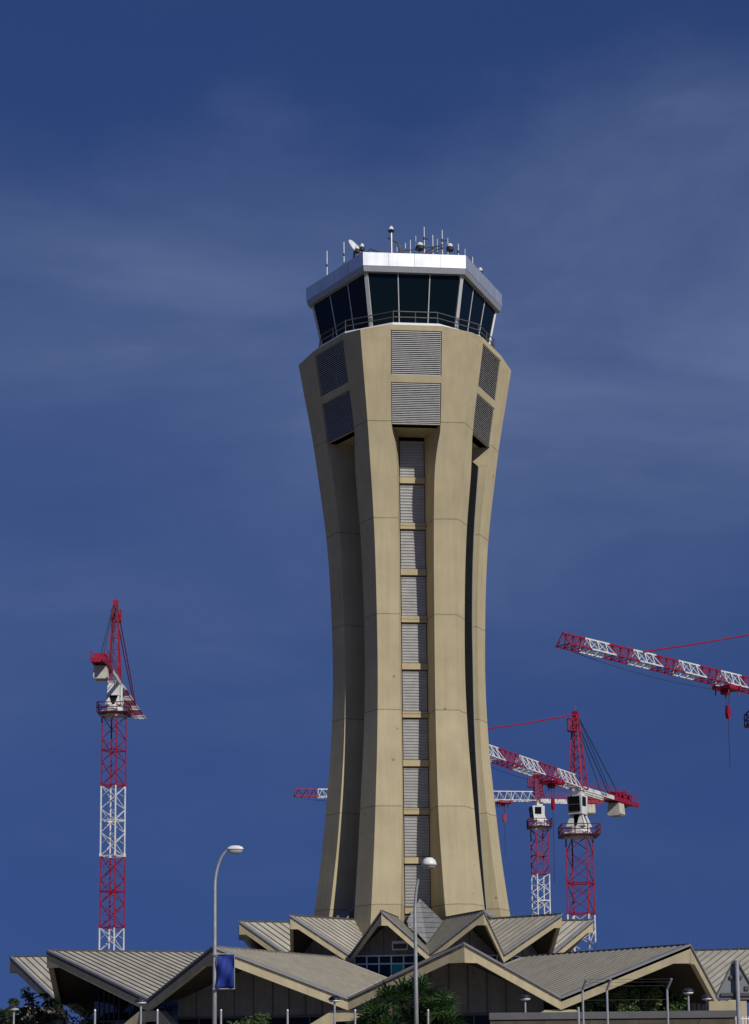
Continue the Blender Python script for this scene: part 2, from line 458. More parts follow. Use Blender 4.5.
# glazed cab
CR_T, CR_B = 6.75, 5.95
ZC_FB = at(412, 273, Y0 - 6.05).z                     # underside of the fascia
ZC_FM = at(412, 267.5, Y0 - 6.1).z
ZC_FT = at(412, 254.5, Y0 - 6.1).z
ZC_B = ZT + 0.285
CR_F = 7.2
core = MB()
pts = [rad(PHI + 30 + 60 * k, CR_B, ZC_B) for k in range(6)] + [rad(PHI + 30 + 60 * k, CR_T, ZC_FB + .02) for k in range(6)]
core.add(pts, [(k, (k + 1) % 6, 6 + (k + 1) % 6, 6 + k) for k in range(6)] + [(0, 1, 2, 3, 4, 5), (6, 7, 8, 9, 10, 11)])
cab = core.build('cab_glazing', M['glass'], tower)
for k in range(6):
    a0, a1 = pts[k], pts[6 + k]
    w = MB()
    out = (rad(PHI + 30 + 60 * k, 1, 0) - rad(PHI + 30 + 60 * k, 0, 0))
    side = rad(PHI + 30 + 60 * k, 0, 0, 1) - rad(PHI + 30 + 60 * k, 0, 0)
    w.hexa([a0 - out * .12 + side * .13, a0 - out * .12 - side * .13, a0 + out * .05 - side * .13, a0 + out * .05 + side * .13],
           [a1 - out * .12 + side * .13, a1 - out * .12 - side * .13, a1 + out * .05 - side * .13, a1 + out * .05 + side * .13])
    w.build('corner_mullion', M['mullion'], cab)
    b0, b1 = pts[(k + 1) % 6], pts[6 + (k + 1) % 6]
    for t in (1 / 3, 2 / 3):
        w = MB(); w.beam(a0.lerp(b0, t), a1.lerp(b1, t), 0.065, 0.065)
        w.build('mullion', M['mullion'], cab)
rf = MB()
def hexring(r, z): return [rad(PHI + 30 + 60 * k, r, z) for k in range(6)]
def shell(mb, rings, cap0=True, cap1=True):
    n = len(rings[0]); pts = [p for r in rings for p in r]
    fs = [(i * n + j, i * n + (j + 1) % n, (i + 1) * n + (j + 1) % n, (i + 1) * n + j) for i in range(len(rings) - 1) for j in range(n)]
    if cap0: fs.append(tuple(range(n)))
    if cap1: fs.append(tuple((len(rings) - 1) * n + j for j in range(n)))
    mb.add(pts, fs)
shell(rf, [hexring(CR_F - .12, ZC_FB), hexring(CR_F - .02, ZC_FM)])
rf.build('roof_soffit_band', M['grey_metal'], tower)
M['cab_fascia'] = mottled('cab_fascia', (0.72, 0.74, 0.76), 0.06, 1.2, 0.40, 0.72, 0.5, streak=0.12, stretch=(2.5, 2.5, .3))
rf = MB(); shell(rf, [hexring(CR_F, ZC_FM + .004), hexring(CR_F + .02, ZC_FT), hexring(CR_F - .5, ZC_FT + .05), hexring(CR_F - .55, ZC_FT - .25)])
roofo = rf.build('cab_roof', M['cab_fascia'], tower)
for k in range(6):
    for j in range(1, 4):
        p = hexring(CR_F + .004, ZC_FM + .02)[k].lerp(hexring(CR_F + .004, ZC_FM + .02)[(k + 1) % 6], j / 4)
        q = hexring(CR_F + .024, ZC_FT)[k].lerp(hexring(CR_F + .024, ZC_FT)[(k + 1) % 6], j / 4)
        sm = MB(); sm.beam(p, q, 0.02, 0.012); sm.build('panel_joint', M['rail'], roofo)
rr = MB()
hp = hexring(CR_F - .9, ZC_FT)
for k in range(6):
    p, q = hp[k], hp[(k + 1) % 6]
    rr.beam(p + Vector((0, 0, .35)), q + Vector((0, 0, .35)), .04)
    for j in range(3):
        s = p.lerp(q, j / 3); rr.beam(s - Vector((0, 0, .1)), s + Vector((0, 0, .35)), .04)
rr.build('roof_rail', M['rail'], tower)

zj = ztower(421, -6); zj2 = ztower(517, -5.5); joints(M['concrete'], zj - 10 * (zj - zj2), (zj - zj2), 0.07, 0.55); tie_holes(M['concrete'])

# ribbed sheet hoods in the foot of every channel
for k in range(6):
    phi = PHI + 60 * k
    T = rad(phi, 4.3, 11.0); B = rad(phi, 7.9, 7.8); Lp = rad(phi, 6.9, 9.3, -1.2); Rp_ = rad(phi, 6.9, 9.3, 1.2)
    hd = MB()
    for E in (Lp, Rp_):
        n = 9
        for i in range(n):
            t0, t1 = i / n, (i + .8) / n
            def rib(t):
                a = T.lerp(B, t)
                b = T.lerp(E, t / .5) if t < .5 else E.lerp(B, (t - .5) / .5)
                return a, b
            a0, b0 = rib(t0); a1, b1 = rib(t1)
            o = (rad(phi, .05, 0) - rad(phi, 0, 0))
            hd.add([a0 + o, b0 + o, b1 + o, a1 + o], [(0, 1, 2, 3)])
        hd.prism([T, E, B], -(rad(phi, .12, 0) - rad(phi, 0, 0)))
    hd.build('base_hood', M['hood'], tower)

# ------------------------------------------------------------------ antennas on the cab roof
ROOFZ = ZC_FT - .2
def roof_pt(u, dY):
    """a spot on the roof dY behind the axis, straight below pixel column u"""
    p = at(u, 255, TY + dY); return Vector((p.x, p.y, ROOFZ))
def zpix(u, v, dY): return at(u, v, TY + dY).z
AG = 'antennas on the tower roof'
def whip(u, v, dY, label, rings=3, r=0.042):
    b = roof_pt(u, dY); h = zpix(u, v, dY) - b.z
    t = thing('rod_antenna', label, 'antenna', b, AG)
    m = MB(); m.tube([b, b + Vector((0, 0, h))], [r, r * .7], 8); m.build('rod', M['lamp_white'], t)
    m = MB()
    for i in range(rings):
        z = h * (0.22 + .7 * i / rings)
        m.tube([b + Vector((0, 0, z)), b + Vector((0, 0, z + .16))], r * 1.9, 8)
        if i % 2: m.beam(b + Vector((0, 0, z)), b + Vector((.3, 0, z + .06)), .05)
    m.build('clamp', M['lamp_dark'], t)
def drum(u, v, dY, label, r=.19):
    b = roof_pt(u, dY); h = max(.35, zpix(u, v, dY) - b.z)
    t = thing('beacon_lamp', label, 'beacon', b, 'warning lights on the tower roof')
    m = MB(); m.tube([b, b + Vector((0, 0, h - .5))], .06, 8); m.build('stem', M['rail'], t)
    m = MB(); m.lathe([(0, h - .52), (r, h - .5), (r, h - .26), (r * .5, h - .24)], 14, b); m.build('lamp_body', M['lamp_dark'], t)
    m = MB(); m.lathe([(r * .8, h - .255), (r * .8, h - .1), (r * .5, h), (0, h + .02)], 14, b); m.build('lens', M['lamp_white'], t)
whip(327, 251, 1.0, 'leftmost thin rod antenna alone above the left corner of the cab roof', 3)
whip(344, 242, -1.5, 'rod antenna standing just left of the white dish')
whip(424.5, 227, -3.0, 'tallest banded rod antenna, first of the trio right of the roof middle', 4)
whip(433, 235, -2.0, 'short banded rod antenna between the two tallest ones', 3)
whip(442.5, 230, -3.2, 'banded rod antenna, right one of the trio over the white fascia', 4)
whip(458.5, 244, -3.6, 'rod antenna at the right corner of the white front fascia', 3)
whip(472.5, 257, -2.0, 'rightmost rod antenna above the grey right fascia', 2)
whip(405.5, 243, -1.0, 'thin dark bare whip antenna near the roof middle', 0, .04)
whip(410.5, 240, -1.5, 'second thin bare whip antenna, the taller of the bare pair', 0, .04)
whip(397, 247, -2.0, 'slim rod antenna behind the leaning tube frame', 2, .03)
whip(416, 236, -2.2, 'slim rod antenna left of the tallest banded one', 3, .03)
whip(437.5, 239, -1.0, 'slim rod antenna in the gap between the right two of the trio', 3, .03)
whip(448, 238, -2.4, 'slim rod antenna just right of the antenna trio', 3, .03)
whip(465, 249, -1.0, 'slim rod antenna above the small beacon at the right corner', 2, .03)
drum(346, 262, -2.6, 'squat beacon below the rod beside the dish', .26)
drum(357, 246, -3.8, 'left lamp of the pair of beacons right of the dish')
drum(362, 244, -3.6, 'right lamp of the pair of beacons right of the dish')
drum(420, 243, -4.0, 'big dark beacon at the foot of the tallest rod antenna', .30)
drum(450, 244, -4.0, 'dark topped beacon between the antenna trio and the right corner', .26)
drum(466, 257, -3.0, 'small beacon just past the right end of the white fascia', .19)
drum(480, 268, -1.2, 'rightmost small beacon on the edge of the right fascia', .19)
# dish
b = roof_pt(352.5, -3.4); t = thing('satellite_dish', 'white satellite dish tilted on the left part of the cab roof', 'satellite dish', b)
hz = zpix(352.5, 249, -3.4)
m = MB(); m.tube([b, Vector((b.x + .15, b.y, hz - .1))], .07, 8); m.build('mount', M['rail'], t)
m = MB(); m.lathe([(0, .0), (.2, .024), (.4, .10), (.63, .24), (.61, .265), (.39, .13), (0, .04)], 24)
ax = Vector((.70, -.50, .45)).normalized(); rot = Vector((0, 0, 1)).rotation_difference(ax).to_matrix()
m.v = [rot @ p + Vector((b.x, b.y, hz)) for p in m.v]; m.build('reflector', M['lamp_white'], t, True)
m = MB(); c0 = Vector((b.x, b.y, hz)); m.tube([c0 + rot @ Vector((.7, 0, .28)), c0 + ax * .75], .03, 6); m.build('feed_arm', M['rail'], t)
# gps post with white cone
b = roof_pt(391.5, -4.0); t = thing('gnss_post', 'tall post topped by a small white cone over the roof edge', 'antenna', b)
h = zpix(391.5, 226, -4.0) - b.z
m = MB(); m.tube([b, b + Vector((0, 0, h - .45))], .075, 8); m.build('post', M['galv'], t)
m = MB(); m.lathe([(0, h - .47), (.2, h - .45), (.24, h - .33), (.22, h - .32)], 14, b); m.build('cone_base', M['lamp_dark'], t)
m = MB(); m.lathe([(.22, h - .32), (.12, h - .1), (.03, h), (0, h)], 14, b); m.build('cone', M['lamp_white'], t)
# lattice of stay tubes
b = roof_pt(400, -3.6); t = thing('stay_frame', 'dark braced tube frame leaning left beside the white cone post', 'antenna frame', b)
m = MB()
P = lambda u, v, d=-3.6: at(u, v, TY + d)
m.tube([P(388, 238), P(398, 243), P(405, 255)], .05, 6); m.tube([P(398, 243), P(402, 256)], .06, 6); m.tube([P(392, 254), P(401, 251), P(420, 249), P(437, 246)], .035, 6)
m.build('tube', M['rail'], t)
b = roof_pt(432, -3.4); t = thing('cross_brace', 'slanting dark brace tubes at the feet of the antenna trio', 'antenna frame', b)
m = MB(); m.tube([P(424, 254), P(434, 247), P(443, 245)], .05, 6); m.tube([P(428, 254), P(441, 248)], .05, 6); m.build('tube', M['rail'], t)
b = roof_pt(372, -3.6); t = thing('cable_loop', 'low bowed cable running left of the white cone post', 'cable', b)
m = MB(); m.tube([P(366, 254), P(370, 249), P(376, 251), P(384, 254.5)], .04, 6); m.build('cable', M['cable'], t)

# ------------------------------------------------------------------ folded roof building round the tower
bld = thing('ring_building', 'low round building with folded zigzag metal roofs around the tower foot', 'building', (TX, TY, 0))
T15 = math.tan(R(15)); S15, C15 = math.sin(R(15)), math.cos(R(15))
def fold(Pk, Vs, q, fas_h, th, pitch, sh=.08, sm_='seam'):
    """one gable: two roof plates and two fascia arms; the plates shrink towards a point on the axis at ridge height"""
    O = Vector((TX, TY, Pk.z)); Z = Vector((0, 0, 1))
    for Vk in Vs:
        pt = lambda k, t, dz=0.0: O + (Pk.lerp(Vk, t) - O) * k + Z * dz
        top = [pt(1, 0), pt(1, 1), pt(q, 1), pt(q, 0)]
        pm = MB(); pm.prism(top, (0, 0, -0.05))
        RL = (Pk - O).length
        n = int((1 - q) * RL / pitch); mb = MB()
        for i in range(1, n):
            k = 1 - i * pitch / RL
            mb.beam(pt(k, .01, .03), pt(k, .985, .03), 0.04, sh)
        mb.beam(pt(1, 0, .03), pt(q, 0, .03), .16, .10)
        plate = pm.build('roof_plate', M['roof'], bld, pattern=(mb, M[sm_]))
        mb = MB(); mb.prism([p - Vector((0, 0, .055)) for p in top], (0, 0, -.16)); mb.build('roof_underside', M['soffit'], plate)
        rdir = (O - Pk); rdir.z = 0; inn = rdir.normalized() * th
        d = Vk - Pk; kp = Pk + d * .13
        mb = MB(); mb.prism([Pk - Z * .02, Vk - Z * .02, Vk - Z * fas_h, kp - Z * fas_h, Vector((Pk.x + d.x * .002, Pk.y + d.y * .002, kp.z - fas_h))], inn)
        fa = mb.build('fascia_beam', M['fascia'], bld)
        out = -inn.normalized() * .05
        mb = MB(); mb.hexa([Pk + out + Z * .08, Vk + out + Z * .08, Vk + out - Z * .05, Pk + out - Z * .05],
                           [Pk - out * 4 + Z * .08, Vk - out * 4 + Z * .08, Vk - out * 4 - Z * .004, Pk - out * 4 - Z * .004])
        mb.build('edge_flashing', M['flashing'], fa)

PHB = PHI - .7
pC = at(465, 943.5, TY - 27.2); ZPO = pC.z
pV = at(348, 998.5, TY - 23.0); ZVO = pV.z
RPO, RVO = 27.3, 23.8
p1 = at(381, 911.5, TY - 12.2); ZPI = p1.z
p2 = at(348, 955, TY - 9.2); ZVI = p2.z
RPI, RVI = 12.5, 10.0
print('heights', ZPO, ZVO, ZPI, ZVI, 'tower', ZV, ZT, ZC_FT, 'R', [(round(a, 1), round(b, 2)) for a, b in rt])
PK = [rad(PHB + 30 * k, RPO, ZPO) for k in range(12)]
VK = [rad(PHB + 15 + 30 * k, RVO, ZVO) for k in range(12)]          # valley k lies between gable k and k + 1
PK[0] = at(464, 943.5, 94.8); PK[11] = at(213, 947, 97.3); PK[10] = at(47, 951, 113.5); PK[9] = at(10, 957, 125); PK[1] = at(690, 945, 100); PK[2] = at(789, 948, 112)
VK[11] = at(348, 998.5, 99); VK[10] = at(147.5, 1000, 104.5); VK[9] = at(58, 1003, 119); VK[0] = at(561, 998, 100); VK[1] = at(721, 1003, 108)
for k in range(12):
    th = PHB + 30 * k
    Pk, V0, V1 = PK[k], VK[k - 1], VK[k]
    fold(Pk, (V0, V1), .44, .66, .35, .52, .08 if k not in (11, 0) else .045, 'seam' if k not in (11, 0) else 'low_seam')
    # recessed wall under the gable with glazing below
    zg = 3.05; O = Vector((TX, TY, Pk.z)); dz = Vector((0, 0, .25))
    a, c = O + (V0 - O) * .9 - dz, O + (V1 - O) * .9 - dz
    mid = (Pk - O); mid.z = 0; mid.normalize()
    e1 = c - a; e1.z = 0; w0 = a - O; w0.z = 0                        # where the ridge line crosses the wall line
    tt = (w0.x * e1.y - w0.y * e1.x) / (mid.x * e1.y - mid.y * e1.x)
    b = O + mid * tt - dz
    lo = lambda p, z: Vector((p.x, p.y, z))
    inn = -mid * .25
    glazed = k in (1, 10)
    wm = MB(); wm.prism([lo(a, zg), a, b, c, lo(c, zg)], inn)
    mb = MB()
    for j in range(-4, 5):
        t = j / 5; p = b.lerp(c if t > 0 else a, abs(t)) - inn * .08
        mb.beam(lo(p, zg), lo(p, p.z - .05), .06, .06)
    w = wm.build('gable_glazing' if glazed else 'gable_wall', M['window'] if glazed else M['cladding'], bld, pattern=(mb, M['rail']))
    mb = MB(); mb.prism([lo(a, 0), lo(a, zg), lo(c, zg), lo(c, 0)], inn); gl = mb.build('window_band', M['window'], bld)
    mb = MB()
    for j in range(0, 9):
        p = a.lerp(c, j / 8) - inn * .1; mb.beam(lo(p, 0), lo(p, zg), .08, .08)
    p, q = a - inn * .12, c - inn * .12; mb.beam(lo(p, zg - .05), lo(q, zg - .05), .1, .1)
    mb.build('window_frame', M['rail'], gl)
    # crossed strut under the valley
    tv = math.degrees(math.atan2(V1.x - TX, -(V1.y - TY))); RVO = math.hypot(V1.x - TX, V1.y - TY)
    zt0 = V1.z - .66
    mb = MB()
    for s in (-1, 1):
        # arms run along the fascia plane below the neighbouring gable
        mb.prism([rad(tv, RVO - .12, zt0 + .02, s * .0), rad(tv, RVO - .12, zt0, s * .95), rad(tv, RVO + .1, zt0 - 1.0, s * 2.6), rad(tv, RVO + .3, 0.0, s * 5.2), rad(tv, RVO + .3, 0.0, s * 4.0), rad(tv, RVO + .1, zt0 - 1.3, s * 1.6), rad(tv, RVO - .12, zt0 - .62, s * .75), rad(tv, RVO - .12, zt0 - .6, 0)],
                 rad(tv, -.5, 0) - rad(tv, 0, 0))
    mb.build('valley_strut', M['fascia'], bld)
# drum between the two rings
for k in range(12):
    th = PHB + 15 + 30 * k
    sl = (ZPI - ZVI) / (RVI * S15)
    fold(rad(th, RPI, ZPI), (rad(th - 15, RVI, ZVI), rad(th + 15, RVI, ZVI)), .50, .55, .28, .55)
    r = RVI * .93; zl = ZPI - sl * r * S15 - .2; zt = ZPI - .3; zg = ZVI - .02
    a, b, c = rad(th - 15, r, zl), rad(th, r * C15, zt), rad(th + 15, r, zl)
    inn = rad(th, 0, 0) - rad(th, .2, 0)
    z_b = 4.5
    wm = MB(); wm.prism([Vector((a.x, a.y, zg)), a, b, c, Vector((c.x, c.y, zg))], inn)
    mb = MB()
    for t in (-.6, -.2, .2, .6):
        p = b.lerp(c if t > 0 else a, abs(t)) - inn * .1
        mb.beam(Vector((p.x, p.y, zg)), Vector((p.x, p.y, p.z - .05)), .05, .05)
    w = wm.build('clerestory_wall', M['cladding'], bld, pattern=(mb, M['rail']))
    mb = MB(); mb.prism([Vector((a.x, a.y, z_b)), Vector((a.x, a.y, zg)), Vector((c.x, c.y, zg)), Vector((c.x, c.y, z_b))], inn)
    gl = mb.build('clerestory_window', M['teal_glass'], bld)
    mb = MB()
    for j in range(0, 7):
        p = a.lerp(c, j / 6) - inn * .12
        mb.beam(Vector((p.x, p.y, z_b)), Vector((p.x, p.y, zg)), .09, .09)
    p, q = a - inn * .15, c - inn * .15
    for zz in (zg - .03, zg - .55): mb.beam(Vector((p.x, p.y, zz)), Vector((q.x, q.y, zz)), .09, .09)
    mb.build('window_frame', M['white_metal'], gl)
    if k == 11:
        p, q = a.lerp(c, .515) - inn * .05, a.lerp(c, .655) - inn * .05
        mb = MB(); mb.prism([Vector((p.x, p.y, z_b)), Vector((p.x, p.y, zg - .6)), Vector((q.x, q.y, zg - .6)), Vector((q.x, q.y, z_b))], -inn * .03)
        tag(mb.build('window_blind', M['teal'], gl), 'teal blind behind one pane')
        p, q = b.lerp(a, -.02) , b.lerp(c, .42)
        p = a.lerp(c, .52) - inn * .2; q = a.lerp(c, .72) - inn * .2
        mb = MB(); z0, z1 = zg + .35, zg + .85
        for (u0, u1) in ((z0, z0 + .08), (z1 - .08, z1)): mb.beam(Vector((p.x, p.y, u0)), Vector((q.x, q.y, u0)), .1, .09)
        mb.beam(Vector((p.x, p.y, z0)), Vector((p.x, p.y, z1)), .1, .09); mb.beam(Vector((q.x, q.y, z0)), Vector((q.x, q.y, z1)), .1, .09)
        mb.beam(Vector((p.x, p.y, z1)), Vector((q.x, q.y, z1)), .1, .09)
        vt = mb.build('vent', M['white_metal'], w)
        mb = MB()
        for j in range(6):
            zz = z0 + .08 + j * .065; mb.beam(Vector((p.x, p.y, zz)), Vector((q.x, q.y, zz)), .05, .04)
        mb.build('vent_grille', M['rail'], vt)

# ------------------------------------------------------------------ cranes
def lattice_mast(parent, base, rot, side, z0, z1, cols, sect, t, name='mast_section'):
    """square lattice mast, one mesh per painted section; cols[i] tells red or white from the top down"""
    cs = [Vector((math.cos(rot + math.pi / 4 + i * math.pi / 2), math.sin(rot + math.pi / 4 + i * math.pi / 2), 0)) * side / math.sqrt(2) for i in range(4)]
    z = z1; i = 0
    while z > z0 + .01:
        zl = max(z0, z - sect); mb = MB(); B = Vector((base.x, base.y, 0))
        for c in cs: mb.beam(B + c + Vector((0, 0, zl)), B + c + Vector((0, 0, z)), t * 1.25)
        nb = max(2, round((z - zl) / side / .72))
        for j in range(nb):
            za, zb = zl + (z - zl) * j / nb, zl + (z - zl) * (j + 1) / nb
            for k in range(4):
                p, q = B + cs[k], B + cs[(k + 1) % 4]
                mid = p.lerp(q, .5)
                if (j + k) % 2: p, q = q, p
                mb.beam(p + Vector((0, 0, za)), q + Vector((0, 0, zb)), t * .62)
                if k % 2 == 0 and j % 2: mb.beam(q + Vector((0, 0, za)), p + Vector((0, 0, zb)), t * .4)
                if j in (0, nb // 2): mb.beam(p + Vector((0, 0, za + .02)), q + Vector((0, 0, za + .02)), t * (1.1 if j else .9))
        for c in cs: mb.box(B + c + Vector((0, 0, zl + .15)), (t, 0, 0), (0, t, 0), (0, 0, .2))
        mb.build(name, M[cols[i % len(cols)]], parent)
        z = zl; i += 1

def lattice_jib(parent, p0, p1, up, w, h, cols, seclen, t, taper=1.0, bay=None, name='jib_section', top_first=True):
    """triangular lattice boom: two bottom chords, one top chord, one mesh per painted section"""
    d = (p1 - p0); Ltot = d.length; d.normalize()
    side = d.cross(up).normalized(); u = side.cross(d).normalized()
    bay = bay or h * .82
    def sec(x):
        k = 1 - (1 - taper) * x / Ltot
        c = p0 + d * x
        return c + side * w / 2, c - side * w / 2, c + u * h * k
    x = 0; i = 0
    while x < Ltot - .05:
        xe = min(Ltot, x + seclen); mb = MB()
        a, b = sec(x), sec(xe)
        for j in range(3): mb.beam(a[j], b[j], t * (1.1 if j < 2 else 1.2))
        nb = max(1, round((xe - x) / bay))
        for n in range(nb):
            xa, xb = x + (xe - x) * n / nb, x + (xe - x) * (n + 1) / nb
            s0, s1 = sec(xa), sec(xb); m = sec((xa + xb) / 2)
            for j in (0, 1):
                mb.beam(s0[j], m[2], t * .6); mb.beam(m[2], s1[j], t * .6)
            mb.beam(s0[0], s0[1], t * .55); mb.beam(s0[0], s1[1], t * .5)
        for j in range(2): mb.beam(b[j], b[2], t * .6)
        mb.beam(b[0], b[1], t * .7)
        mb.build(name, M[cols[i % len(cols)]], parent)
        x = xe; i += 1
    return sec

def platform(mb, c, half, z, t=.09, h=1.1):
    cs = [c + Vector((sx * half, sy * half, 0)) for sx, sy in ((1, 1), (-1, 1), (-1, -1), (1, -1))]
    for i in range(4):
        p, q = cs[i], cs[(i + 1) % 4]
        for zz in (0, h * .5, h): mb.beam(Vector((p.x, p.y, z + zz)), Vector((q.x, q.y, z + zz)), t)
        for s in (0, 1 / 3, 2 / 3):
            e = p.lerp(q, s); mb.beam(Vector((e.x, e.y, z)), Vector((e.x, e.y, z + h)), t)
    mb.cube(c.x - half, c.x + half, c.y - half, c.y + half, z - .12, z - .02)

def crane(label, depth, ux, vj, mast_w, rot, v_mast_top, sect_px, cols, tip, jib_w, jib_h, jsec, jcols, apex_uv, cj_len, name='tower_crane', t=.17, trolley=None, hook_len=None, pend=True, cj_drop=0, lettering=False, cwp=.84, base_u=None, cab_side=0, cab_fwd=.3, cab_drop=.7, tb=.45, cs=1.0, hooks=True, jt=.15, cweight=True):
    bp = at(base_u if base_u else ux, 960, depth); jp = at(ux, vj, depth)
    base = Vector((bp.x, depth, 0)); X = base.x
    zj = jp.z
    zm = at(ux, v_mast_top, depth).z
    cr_ = thing(name, label, 'crane', base, 'construction cranes')
    s = scale(depth, zm)
    lattice_mast(cr_, base, rot, mast_w, 0.0, zm, cols, sect_px / s, t)
    O = Vector((X, depth, zj))
    tipp = at(tip[0], tip[1], tip[2])
    J = Vector((tipp.x - O.x, tipp.y - O.y, 0)); L = J.length; J.normalize()
    S = Vector((-J.y, J.x, 0)); Z = Vector((0, 0, 1))
    Jd = (tipp - O).normalized()
    hw = mast_w / 2
    # slewing ring, platform
    mb = MB(); mb.lathe([(0, zm), (hw * 1.25, zm), (hw * 1.3, zm + .5), (hw * 1.05, zm + .6), (hw * 1.0, zm + 1.2), (0, zm + 1.2)], 16, (X, depth, 0))
    for k in range(4):
        a = rot + math.pi / 4 + k * math.pi / 2; c = Vector((X + math.cos(a) * hw * 1.41, depth + math.sin(a) * hw * 1.41, 0))
        mb.beam(c + Z * (zm - .2), c + Z * (zm + .55), .3)
    mb.build('slewing_ring', M['white'], cr_)
    mb = MB(); platform(mb, Vector((X, depth, 0)), hw * 1.75, zm + .25); mb.build('platform', M['rail_red'], cr_)
    # turret up to jib level: splayed plates with triangular openings low down, a box above
    b0 = Vector((X, depth, zm + 1.2)); zc = zm + 1.2 + max(.8, (zj - zm - 1.2) * .42)
    b1 = Vector((X, depth, zc))
    q4 = lambda c, f: [c + J * hw * f + S * hw * f, c - J * hw * f + S * hw * f, c - J * hw * f - S * hw * f, c + J * hw * f - S * hw * f]
    A4, B4, C4 = q4(b0, .95), q4(b1, tb), q4(O + Z * .1, tb)
    mb = MB(); mb.hexa(q4(b0, .5), q4(b1, tb * .6)); core_ = mb.build('turret_core', M['void'], cr_)
    mb = MB()
    for i in range(4):
        i2 = (i + 1) % 4
        n_ = (A4[i] + A4[i2]) / 2 - b0; n_.z = 0; n_ = -n_.normalized() * .12
        mb.prism([A4[i], A4[i].lerp(A4[i2], .42), B4[i].lerp(B4[i2], .1), B4[i]], n_)
        mb.prism([A4[i].lerp(A4[i2], .58), A4[i2], B4[i2], B4[i].lerp(B4[i2], .9)], n_)
    mb.hexa(B4, C4)
    mb.build('turret', M['white'], cr_)
    # operator's cab
    cc = O + S * cab_side * hw * 1.35 + J * cab_fwd - Z * (1.15 + cab_drop)
    bx4 = lambda f, w, z: [cc + J * f * cs + S * w * cs + Z * z * cs, cc - J * .85 * cs + S * w * cs + Z * z * cs, cc - J * .85 * cs - S * w * cs + Z * z * cs, cc + J * f * cs - S * w * cs + Z * z * cs]
    mb = MB(); mb.hexa(bx4(.75, .80, -1.0), bx4(1.0, .85, 1.05)); cabm = mb.build('operator_cab', M['white'], cr_)
    for za, zb in ((-.72, -.02), (.08, .9)):
        mb = MB(); mb.box(cc + (J * (.895 + .06 * (za + zb)) + Z * (za + zb) / 2) * cs, J * .06 * cs, S * .66 * cs, (Z * (zb - za) / 2 + J * (zb - za) * .06) * cs)
        mb.build('cab_window', M['window'], cabm)
    for sg in (-1, 1):
        mb = MB(); mb.box(cc + S * sg * .84 * cs + Z * .38 * cs + J * .15 * cs, J * .5 * cs, S * .03, Z * .5 * cs); mb.build('side_window', M['window'], cabm)
    # head frame
    ap = at(apex_uv[0], apex_uv[1], depth)
    ap = Vector((X + J.x * .2, depth + J.y * .2, ap.z))
    mb = MB(); ft = [O + J * hw * .75 + S * hw * .7, O - J * hw * .75 + S * hw * .7, O - J * hw * .75 - S * hw * .7, O + J * hw * .75 - S * hw * .7]
    tp = [ap + J * .22 + S * .2, ap - J * .22 + S * .2, ap - J * .22 - S * .2, ap + J * .22 - S * .2]
    nb = 7
    for k in range(4):
        mb.beam(ft[k], tp[k], t * 1.2)
        for n in range(nb):
            p = ft[k].lerp(tp[k], n / nb); q = ft[(k + 1) % 4].lerp(tp[(k + 1) % 4], n / nb); q1 = ft[(k + 1) % 4].lerp(tp[(k + 1) % 4], (n + 1) / nb)
            mb.beam(p, q, t * .6); mb.beam(p, q1, t * .6)
    mb.box(ap, J * .3, S * .3, Z * .35); mb.beam(ap, ap + Z * 1.0, .08)
    mb.build('head_frame', M['red'], cr_)
    mb = MB(); platform(mb, ap + J * 0.9 - Z * 1.6, .5, ap.z - 1.9, .07, 1.3); mb.build('head_platform', M['red'], cr_)
    # jib
    j0 = O + J * hw * .7
    sec = lattice_jib(cr_, j0, tipp, Z, jib_w, jib_h, jcols, jsec, jt, 0.8)
    Lj = (tipp - j0).length
    # counter jib
    dn = -J - Z * cj_drop
    e = O + dn * cj_len
    mb = MB()
    for sg in (-1, 1):
        mb.beam(O + S * sg * .65, e + S * sg * .65, .22, .45)
    half = O.lerp(e, .55)
    cjo = mb.build('counter_jib', M['white'], cr_)
    if lettering:                                       # maker's name on the side of the counter jib beam
        fc = bpy.data.curves.new('lettering', 'FONT'); fc.body = 'LIEBHERR'; fc.size = .42; fc.align_x = 'CENTER'; fc.align_y = 'CENTER'; fc.extrude = .004
        tmp = bpy.data.objects.new('lettering', fc); C.objects.link(tmp)
        me = bpy.data.meshes.new_from_object(tmp.evaluated_get(bpy.context.evaluated_depsgraph_get()))
        bpy.data.objects.remove(tmp)
        lt = bpy.data.objects.new('lettering', me); C.objects.link(lt); lt.data.materials.clear(); lt.data.materials.append(M['cable'])
        sgn = 1 if S.y < 0 else -1
        N_ = S * sgn; xa_ = Z.cross(N_)
        mt = Matrix((xa_, Z, N_)).transposed().to_4x4(); mt.translation = O.lerp(e, .36) + S * sgn * .775 - Vector(cr_['_o'])
        lt.parent = cjo; lt.matrix_local = mt
    mb = MB()
    for sg in (-1, 1):
        mb.beam(half + S * sg * .67, e + dn * .5 + S * sg * .67, .26, .5)
        for zz in (.6, 1.1): mb.beam(O.lerp(e, .15) + S * sg * .9 + Z * zz, e + S * sg * .9 + Z * zz, .05)
        for k in range(7):
            p = O.lerp(e, .15 + .85 * k / 6) + S * sg * .9; mb.beam(p, p + Z * 1.1, .05)
    mb.box(half.lerp(e, .5) - Z * .1, J * cj_len * .22, S * .6, Z * .08)
    cj = mb.build('counter_jib_end', M['red'], cr_)
    mb = MB()
    mb.box(O.lerp(e, .68) + Z * .5, J * .8, S * .5, Z * .4); mb.box(O.lerp(e, .9) + Z * .5, J * .5, S * .6, Z * .45)
    mb.lathe([(0, -.6), (.5, -.6), (.5, .6), (0, .6)], 14)
    w = O.lerp(e, .8) + Z * .75
    ro = Vector((0, 0, 1)).rotation_difference(S).to_matrix()
